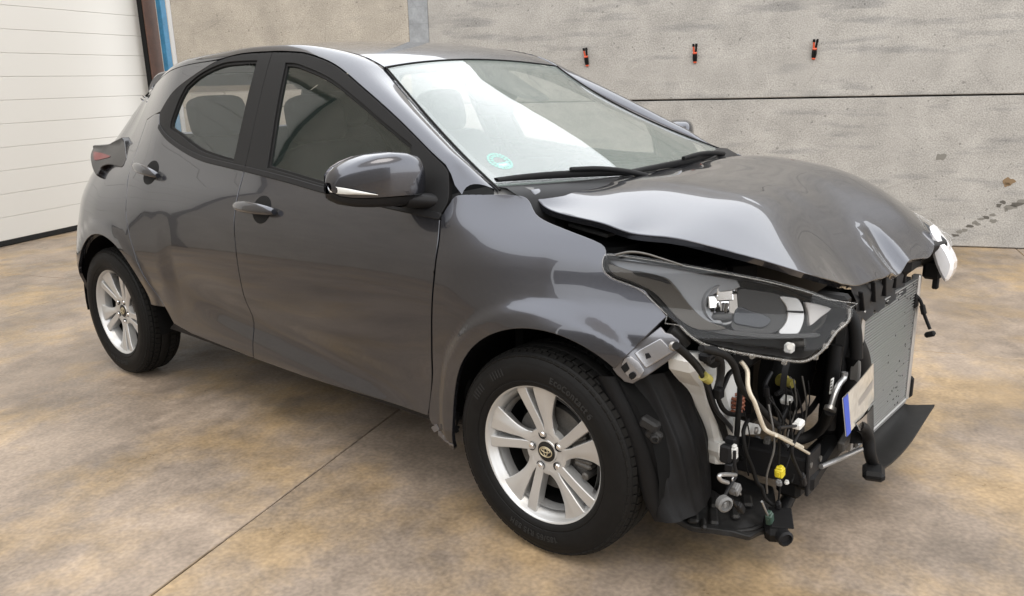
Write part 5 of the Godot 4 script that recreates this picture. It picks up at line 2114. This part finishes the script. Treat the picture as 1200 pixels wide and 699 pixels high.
	for k in 46:   # flat tubes, each a little bent
		var y := y0 + (k + 0.5) * (y1 - y0) / 46
		var j0 := rng.randf_range(-0.0006, 0.0006)
		box(m, (a + b) / 2 + Vector3(0, y, 0) + out * j0, Vector3(w - 0.01, 0.0036, 0.016), 0.001, rb * Basis(Vector3.BACK, rng.randf_range(-0.003, 0.003)))
	var fin := put("fin", m, M.fins, ra)
	fin.set_meta("kind", "stuff")
	m = MB.new()
	for k in 46:   # grit and leaf bits caught between the fins
		var f := pow(rng.randf(), 0.6)
		var y := lerpf(y0 + 0.01, y1 - 0.01, pow(rng.randf(), 1.5))
		var p := a.lerp(b, clampf(0.35 + 0.65 * f, 0.03, 0.97)) + Vector3(0, y, 0) + out * 0.007
		box(m, p + out * 0.002, Vector3(rng.randf_range(0.002, 0.009), rng.randf_range(0.002, 0.006), 0.002), 0.0008, rb * Basis(Vector3.BACK, rng.randf() * 3.0))
	fin = put("grit", m, M.grit, ra)
	fin.set_meta("kind", "stuff")
	m = MB.new()
	box(m, b + Vector3(0, (y0 + y1) / 2, 0) + along_ * 0.010, Vector3(0.022, y1 - y0 + 0.02, 0.03), 0.005, rb)
	put("header_tank", m, M.silver, ra)
	m = MB.new()
	box(m, a + Vector3(0, (y0 + y1) / 2, 0) - along_ * 0.010, Vector3(0.020, y1 - y0 + 0.02, 0.03), 0.005, rb)
	put("header_tank", m, M.silver, ra)
	m = MB.new()
	box(m, (a + b) / 2 + Vector3(0, y0 - 0.010, 0), Vector3(w, 0.018, 0.026), 0.004, rb)
	put("lower_edge", m, M.silver, ra)
	m = MB.new()
	box(m, b + Vector3(0, y0 + 0.03, 0) + along_ * 0.035, Vector3(0.03, 0.08, 0.04), 0.008, rb)
	put("mount", m, M.black, ra)
	m = MB.new()
	tube(m, P3([1.86, 0.536, 0.055, 1.868, 0.504, 0.03, 1.876, 0.44, 0.013, 1.884, 0.378, 0.048, 1.892, 0.309, 0.078, 1.9, 0.247, 0.092]), 0.045, 12, 5)
	box(m, Vector3(1.83, 0.44, 0.07), Vector3(0.06, 0.46, 0.10), 0.02)
	put("side_duct", m, M.black, ra)
	m = MB.new()
	tube(m, P3([1.87, 0.579, 0.205, 1.87, 0.513, 0.216, 1.87, 0.431, 0.221, 1.87, 0.326, 0.218]), 0.020, 10, 4)
	put("upright", m, M.black, ra)
	m = MB.new()
	box(m, Vector3(1.895, 0.49, 0.3), Vector3(0.003, 0.044, 0.022), 0.0008, Basis(Vector3.RIGHT, -0.06))
	put("paper_tag", m, M.white, ra)
	for k in 4:
		m = MB.new()
		box(m, Vector3(1.897, 0.493, 0.308) + Vector3(0, 0.014 - 0.009 * k, 0), Vector3(0.001, 0.003, [0.014, 0.010, 0.015, 0.008][k]), 0.0, Basis(Vector3.RIGHT, -0.06))
		put("print", m, M.trim, ra)
	m = MB.new()
	tube(m, P3([1.91, 0.516, 0.242, 1.91, 0.499, 0.246, 1.91, 0.492, 0.288, 1.91, 0.472, 0.317, 1.91, 0.447, 0.335]), 0.0085, 10, 5)
	put("coolant_pipe", m, M.silver, ra)
	m = MB.new()
	tube(m, P3([1.91, 0.444, 0.341, 1.91, 0.436, 0.349]), 0.0165, 14, 1)
	put("hose_clip", m, M.steel, ra)
	m = MB.new()
	tube(m, P3([1.91, 0.434, 0.342, 1.882, 0.378, 0.291, 1.855, 0.331, 0.262, 1.828, 0.304, 0.265, 1.8, 0.294, 0.288]), 0.0165, 10, 5)
	put("hose", m, M.rubber, ra)
	m = MB.new()
	box(m, Vector3(1.9, 0.27, 0.151), Vector3(0.02, 0.035, 0.075), 0.004, Basis(Vector3.RIGHT, 0.25))
	put("foot_bracket", m, M.cast, ra)
	m = MB.new()
	box(m, Vector3(1.9, 0.238, 0.05), Vector3(0.02, 0.055, 0.02), 0.004)
	put("foot_bracket", m, M.cast, ra)

	# slam panel and shrouds above it
	var sp_ := part("bonnet_support", car)
	m = MB.new()
	box(m, Vector3(1.815, 0.685, -0.02), Vector3(0.08, 0.07, 0.98), 0.014, Basis(Vector3.UP, 0.03))
	put("cross_panel", m, M.black, sp_)
	m = MB.new()
	var rows := []
	for k in 15:
		var s := k / 14.0
		var z := lerpf(0.16, -0.40, s)
		var g := 0.008 * (1.0 if k % 3 == 0 else 0.0)
		rows.append(P3([1.875 + g, 0.735 - 0.02 * s, z, 1.895 + g, 0.70 - 0.02 * s, z, 1.89 + g, 0.665 - 0.015 * s, z - 0.01, 1.905 + g, 0.635 - 0.012 * s + 0.012 * sin(k * 2.1), z - 0.01]))
	strip(m, rows, Vector3(1.7, 0.7, -0.1))
	put("air_guide", m, M.trim, sp_)
	for k in 5:
		m = MB.new()
		box(m, Vector3(1.898, 0.690 + 0.004 * (k % 2), 0.10 - 0.11 * k), Vector3(0.014, 0.075, 0.006), 0.002, Basis(Vector3.RIGHT, 0.5 - 0.1 * k))
		put("rib", m, M.trim, sp_)
	m = MB.new()
	box(m, Vector3(1.86, 0.71, -0.40), Vector3(0.12, 0.07, 0.16), 0.02)
	put("latch_bracket", m, M.black, sp_)
	m = MB.new()
	box(m, Vector3(1.878, 0.726, 0.3), Vector3(0.09, 0.06, 0.05), 0.01)
	tube(m, P3([1.862, 0.706, 0.18, 1.897, 0.661, 0.18, 1.912, 0.613, 0.18, 1.92, 0.543, 0.18]), 0.018, 10, 5)
	put("corner_stay", m, M.black, sp_)
	m = MB.new()
	tube(m, P3([1.908, 0.587, -0.47, 1.929, 0.566, -0.47, 1.944, 0.523, -0.47, 1.968, 0.472, -0.47]), 0.006, 8, 5)
	put("loose_cable", m, M.black, sp_)
	m = MB.new()
	box(m, Vector3(1.907, 0.563, -0.47), Vector3(0.03, 0.045, 0.03), 0.006)
	box(m, Vector3(1.94, 0.537, -0.47), Vector3(0.016, 0.036, 0.02), 0.004, Basis(Vector3.BACK, 0.3))
	box(m, Vector3(1.97, 0.454, -0.47), Vector3(0.034, 0.018, 0.024), 0.005, Basis(Vector3.BACK, 0.4))
	put("loose_plug", m, M.black, sp_)

	# bent number plate and its folded strip
	var np := part("number_plate", car)
	var corners := P3([1.968, 0.515, 0.435, 1.94, 0.502, 0.076, 1.94, 0.373, 0.033, 1.968, 0.385, 0.376])
	m = MB.new()
	sheet(m, corners, 0.003, 0.002)
	put("plate", m, M.plate_white, np)
	m = MB.new()
	sheet(m, PackedVector3Array([corners[0] + Vector3(0.0016, 0, 0.0005), corners[0].lerp(corners[1], 0.13) + Vector3(0.0022, 0, 0.0005), corners[3].lerp(corners[2], 0.13) + Vector3(0.0022, 0, 0.0005), corners[3] + Vector3(0.0016, 0, 0.0005)]), 0.0012, 0.001)
	put("blue_band", m, M.blue, np)
	m = MB.new()   # the rubbed out print across it
	var q := PackedVector3Array()
	for e in [[0.24, 0.46], [0.97, 0.42], [0.97, 0.60], [0.24, 0.62]]:
		q.append(corners[0].lerp(corners[1], e[0]).lerp(corners[3].lerp(corners[2], e[0]), e[1]) + Vector3(0.0008, 0, 0))
	sheet(m, q, 0.0030, 0.0006)
	put("smudge", m, M.smudge, np)
	m = MB.new()
	sheet(m, P3([1.968, 0.395, 0.293, 1.942, 0.356, 0.039, 1.942, 0.195, -0.013, 1.96, 0.286, 0.153]), 0.004, 0.003)
	put("folded_strip", m, M.smoke, np)

	# lower grille bracket and splash sheet
	m = MB.new()
	tube(m, P3([1.955, 0.36, 0.227, 1.964, 0.341, 0.198, 1.973, 0.307, 0.179, 1.982, 0.262, 0.18, 1.991, 0.214, 0.156, 2, 0.195, 0.157]), 0.017, 12, 5)
	box(m, Vector3(2, 0.214, 0.195), Vector3(0.06, 0.03, 0.075), 0.010, Basis(Vector3.UP, 0.3))
	put("grille_bracket", m, M.liner, car)
	var sh := func(q: Vector2) -> Vector3:
		return Vector3(q.y, 0.165 + 0.05 * smoothstep(1.93, 1.83, q.y) + 0.012 * sin(q.x * 9.0) - 0.03 * smoothstep(-0.5, -0.62, q.x) * 0.0, q.x)
	m = panel(sh, P2([-0.299, 1.848, -0.395, 1.878, -0.471, 1.903, -0.5, 1.949, -0.539, 1.996, -0.437, 1.998, -0.246, 1.999, -0.012, 1.997, 0.098, 1.99, 0.099, 1.961, -0.091, 1.889]), [], 0.025, 0.0, 0.0, 0.004, 0.002)
	put("splash_sheet", m, M.sheet, car, "black plastic splash sheet hanging under the radiator")


# a four cornered sheet, bowed a little, of real thickness
func sheet(m: MB, c: PackedVector3Array, bow: float, thick: float) -> void:
	var n := (c[1] - c[0]).cross(c[3] - c[0]).normalized()
	if n.x < 0:
		n = -n
	for s in [0.0, 1.0]:
		var rows := []
		for k in 13:
			var u := k / 12.0
			var row := PackedVector3Array()
			for j in 5:
				row.append(c[0].lerp(c[1], u).lerp(c[3].lerp(c[2], u), j / 4.0) + n * (bow * 4 * u * (1 - u) - thick * s))
			rows.append(row)
		strip(m, rows, c[0] - n * (1.0 - 2.0 * s))
	for e in [[0, 1], [1, 2], [2, 3], [3, 0]]:
		if bow == 0.0 or e[0] % 2 == 1:
			face(m, [c[e[0]], c[e[1]], c[e[1]] - n * thick, c[e[0]] - n * thick], (c[e[0]] + c[e[1]]) / 2 - (c[0] + c[2]) / 2)


func flip_depth(m: MB, x: float) -> void:   # plates drawn in (z, y) and thickened towards the front
	for k in m.v.size():
		m.v[k].x = x + (x - m.v[k].x)
		m.n[k].x = -m.n[k].x


# ---------------------------------------------------------------- loose wiring
func build_wiring(car: Node3D) -> void:
	var w := part("wiring_loom", car)
	var loom := func(called: String, pts: PackedVector3Array, r: float, mt: Material) -> void:
		var m := MB.new()
		tube(m, pts, r, 9, 6)
		put(called, m, mt, w)
	var plug := func(called: String, at: Vector3, size: Vector3, turn: Basis, mt: Material) -> void:
		var m := MB.new()
		box(m, at, size, 0.003, turn)
		box(m, at + turn * Vector3(0, size.y * 0.55, 0), Vector3(size.x * 0.72, size.y * 0.35, size.z * 0.72), 0.002, turn)
		box(m, at + turn * Vector3(0, 0, size.z * 0.5), Vector3(size.x * 0.4, size.y * 0.6, 0.004), 0.001, turn)
		put(called, m, mt, w)
	loom.call("cable", P3([1.76, 0.762, 0.958, 1.75, 0.718, 0.886, 1.74, 0.664, 0.809, 1.73, 0.606, 0.741, 1.72, 0.522, 0.679, 1.71, 0.421, 0.59, 1.7, 0.35, 0.536]), 0.0095, M.rubber)
	loom.call("cable", P3([1.755, 0.731, 0.905, 1.749, 0.691, 0.847, 1.743, 0.642, 0.795, 1.737, 0.581, 0.739, 1.732, 0.512, 0.686, 1.726, 0.429, 0.585, 1.72, 0.388, 0.534]), 0.006, M.trim)
	loom.call("cable", P3([1.735, 0.679, 0.757, 1.735, 0.655, 0.695, 1.735, 0.628, 0.671, 1.735, 0.588, 0.672, 1.735, 0.564, 0.686]), 0.0105, M.tray)
	loom.call("cable", P3([1.735, 0.564, 0.686, 1.735, 0.541, 0.68, 1.735, 0.507, 0.654, 1.735, 0.48, 0.621, 1.735, 0.456, 0.569, 1.735, 0.44, 0.515]), 0.0065, M.rubber)
	loom.call("cable", P3([1.77, 0.729, 0.854, 1.778, 0.687, 0.752, 1.785, 0.649, 0.708, 1.792, 0.605, 0.692, 1.8, 0.579, 0.681, 1.808, 0.545, 0.645, 1.815, 0.507, 0.601, 1.822, 0.445, 0.528, 1.83, 0.41, 0.479]), 0.0090, M.rubber)
	loom.call("cable", P3([1.74, 0.595, 0.6, 1.74, 0.592, 0.632, 1.74, 0.578, 0.65, 1.74, 0.563, 0.669, 1.74, 0.564, 0.692]), 0.0065, M.rubber)
	loom.call("cable", P3([1.755, 0.561, 0.594, 1.755, 0.508, 0.594, 1.755, 0.472, 0.597, 1.755, 0.431, 0.597, 1.755, 0.39, 0.602, 1.755, 0.371, 0.606]), 0.0075, M.rubber)
	loom.call("cable", P3([1.76, 0.438, 0.541, 1.769, 0.437, 0.584, 1.778, 0.426, 0.61, 1.786, 0.381, 0.609, 1.795, 0.318, 0.577, 1.804, 0.278, 0.566, 1.812, 0.258, 0.55, 1.821, 0.224, 0.542, 1.83, 0.193, 0.509]), 0.0055, M.rubber)
	loom.call("cable", P3([1.86, 0.459, 0.583, 1.86, 0.409, 0.573, 1.86, 0.366, 0.569, 1.86, 0.339, 0.567]), 0.0038, M.rubber)
	loom.call("cable", P3([1.9, 0.447, 0.527, 1.9, 0.429, 0.571, 1.9, 0.403, 0.59, 1.9, 0.342, 0.544, 1.9, 0.285, 0.492]), 0.0042, M.rubber)
	loom.call("cable", P3([1.9, 0.504, 0.683, 1.9, 0.486, 0.626, 1.9, 0.463, 0.554]), 0.004, M.trim)
	loom.call("cable", P3([1.79, 0.412, 0.688, 1.79, 0.372, 0.684, 1.79, 0.34, 0.67, 1.79, 0.326, 0.694, 1.79, 0.311, 0.727, 1.79, 0.295, 0.745]), 0.0045, M.trim)
	loom.call("cable", P3([1.79, 0.342, 0.675, 1.79, 0.334, 0.694, 1.79, 0.299, 0.666, 1.79, 0.267, 0.636]), 0.0025, M.silver)
	loom.call("cable", P3([1.8, 0.291, 0.712, 1.8, 0.264, 0.689, 1.8, 0.239, 0.66]), 0.003, M.trim)
	loom.call("cable", P3([1.84, 0.254, 0.615, 1.84, 0.217, 0.587, 1.84, 0.184, 0.56]), 0.0028, M.silver)
	loom.call("cable", P3([1.87, 0.286, 0.48, 1.87, 0.273, 0.484, 1.87, 0.267, 0.495]), 0.003, M.rubber)
	loom.call("pipe", P3([1.79, 0.65, 0.677, 1.799, 0.637, 0.672, 1.808, 0.625, 0.676, 1.817, 0.598, 0.691, 1.826, 0.577, 0.694, 1.835, 0.558, 0.689, 1.845, 0.524, 0.681, 1.854, 0.489, 0.669, 1.863, 0.476, 0.662, 1.872, 0.455, 0.626, 1.881, 0.409, 0.545, 1.89, 0.373, 0.486]), 0.0058, M.ivory)
	loom.call("pipe", P3([1.9, 0.49, 0.701, 1.9, 0.449, 0.631, 1.9, 0.397, 0.542, 1.9, 0.348, 0.46]), 0.004, M.ivory)
	for k in 16:   # thin strands between the looms
		var s := rng.randf()
		var p := Vector3(1.74 + 0.10 * rng.randf(), 0.52 - 0.10 * rng.randf(), lerpf(0.60, 0.20, s))
		var q := p + Vector3(0.03 * rng.randf(), -0.12 - 0.16 * rng.randf(), 0.14 * (rng.randf() - 0.5))
		var sag := Vector3(0.03 * rng.randf(), -0.02, 0.06 * (rng.randf() - 0.5))
		loom.call("strand", PackedVector3Array([p, p.lerp(q, 0.3) + sag, p.lerp(q, 0.7) + sag * 0.4 + Vector3(0, 0, 0.02), q]), 0.0014 + 0.0016 * rng.randf(), [M.rubber, M.trim, M.rubber, M.cast, M.trim][k % 5])
		if k % 3 == 0:
			plug.call("plug", q, Vector3(0.014, 0.022, 0.014), Basis(Vector3.RIGHT, rng.randf() * 0.8 - 0.4), [M.trim, M.grey_plastic][k % 2])
	# tape, clips, plugs
	var m := MB.new()
	tube(m, P3([1.745, 0.636, 0.788, 1.745, 0.617, 0.759]), 0.0125, 10, 1)
	put("tape", m, M.olive, w)
	m = MB.new()
	box(m, Vector3(1.76, 0.696, 0.793), Vector3(0.03, 0.022, 0.06), 0.005, Basis(Vector3.RIGHT, 0.1))
	box(m, Vector3(1.765, 0.687, 0.802), Vector3(0.02, 0.02, 0.03), 0.004)
	put("loom_clip", m, M.black, w)
	m = MB.new()
	box(m, Vector3(1.745, 0.563, 0.7), Vector3(0.025, 0.03, 0.025), 0.005)
	put("loom_clip", m, M.black, w)
	for k in [Vector3(1.755, 0.397, 0.631), Vector3(1.755, 0.384, 0.66)]:
		m = MB.new()
		box(m, k, Vector3(0.03, 0.05, 0.022), 0.005)
		box(m, k + Vector3(0.01, -0.035, 0.0), Vector3(0.02, 0.022, 0.018), 0.003)
		put("relay", m, M.trim, w)
	plug.call("plug", Vector3(1.775, 0.389, 0.653), Vector3(0.014, 0.034, 0.018), Basis(Vector3.RIGHT, 0.15), M.white)
	plug.call("plug", Vector3(1.7, 0.279, 0.32), Vector3(0.02, 0.022, 0.014), Basis(Vector3.RIGHT, 0.3), M.grey_plastic)
	plug.call("plug", Vector3(1.75, 0.308, 0.374), Vector3(0.02, 0.024, 0.016), Basis(Vector3.RIGHT, -0.3), M.cast)
	plug.call("plug", Vector3(1.9, 0.467, 0.555), Vector3(0.022, 0.016, 0.036), Basis(Vector3.RIGHT, 0.1), M.white)
	plug.call("yellow_plug", Vector3(1.865, 0.327, 0.568), Vector3(0.022, 0.026, 0.024), Basis(Vector3.RIGHT, 0.2), M.yellow)
	plug.call("plug", Vector3(1.87, 0.303, 0.583), Vector3(0.016, 0.016, 0.010), Basis(Vector3.RIGHT, 0.2), M.grey_plastic)
	plug.call("plug", Vector3(1.87, 0.281, 0.527), Vector3(0.012, 0.010, 0.012), Basis.IDENTITY, M.white)
	plug.call("plug", Vector3(1.795, 0.306, 0.685), Vector3(0.026, 0.024, 0.028), Basis(Vector3.RIGHT, 0.5), M.grey_plastic)
	plug.call("plug", Vector3(1.8, 0.244, 0.661), Vector3(0.02, 0.040, 0.018), Basis(Vector3.RIGHT, 0.75), M.trim)
	plug.call("plug", Vector3(1.84, 0.175, 0.553), Vector3(0.018, 0.036, 0.022), Basis(Vector3.RIGHT, 0.35), M.green_dark)
	plug.call("plug", Vector3(1.9, 0.283, 0.491), Vector3(0.016, 0.040, 0.016), Basis(Vector3.RIGHT, 0.5), M.trim)
	m = MB.new()
	lathe(m, P2([0.020,-0.010, 0.021,0.006, 0.015,0.010, 0.013,0.002, 0.0005,0.002]), 18, Transform3D(Basis(Vector3.UP, 1.0), Vector3(1.8, 0.297, 0.756)))
	box(m, Vector3(1.807, 0.301, 0.767), Vector3(0.004, 0.014, 0.010), 0.001)
	put("round_plug", m, M.grey_plastic, w)
	m = MB.new()
	tube(m, P3([1.79, 0.34, 0.675, 1.79, 0.367, 0.737, 1.79, 0.378, 0.772, 1.79, 0.361, 0.761, 1.79, 0.337, 0.72]), 0.0055, 8, 5)
	put("bent_clip", m, M.silver, w)
	# sensor holder hanging from the tray
	var hb := part("sensor_holder", car)
	m = MB.new()
	var at := Vector3(1.85, 0.14, 0.532)
	box(m, at, Vector3(0.06, 0.050, 0.075), 0.012, Basis(Vector3.UP, 0.5) * Basis(Vector3.RIGHT, 0.35))
	put("holder", m, M.liner, hb)
	m = MB.new()
	lathe(m, P2([0.022,0.0, 0.022,0.030, 0.016,0.034, 0.014,0.026, 0.0005,0.026]), 20, Transform3D(Basis(Vector3.UP, 0.9), at + Vector3(0.018, -0.004, 0.012)))
	put("socket", m, M.trim, hb)
	m = MB.new()
	tube(m, P3([1.83, 0.124, 0.45, 1.82, 0.13, 0.401, 1.81, 0.131, 0.338, 1.8, 0.14, 0.3]), 0.020, 10, 5)
	put("stalk", m, M.liner, hb)
	m = MB.new()
	box(m, at + Vector3(0.01, 0.030, -0.01), Vector3(0.06, 0.005, 0.07), 0.002, Basis(Vector3.UP, 0.5) * Basis(Vector3.RIGHT, 0.35))
	put("lid", m, M.liner, hb)
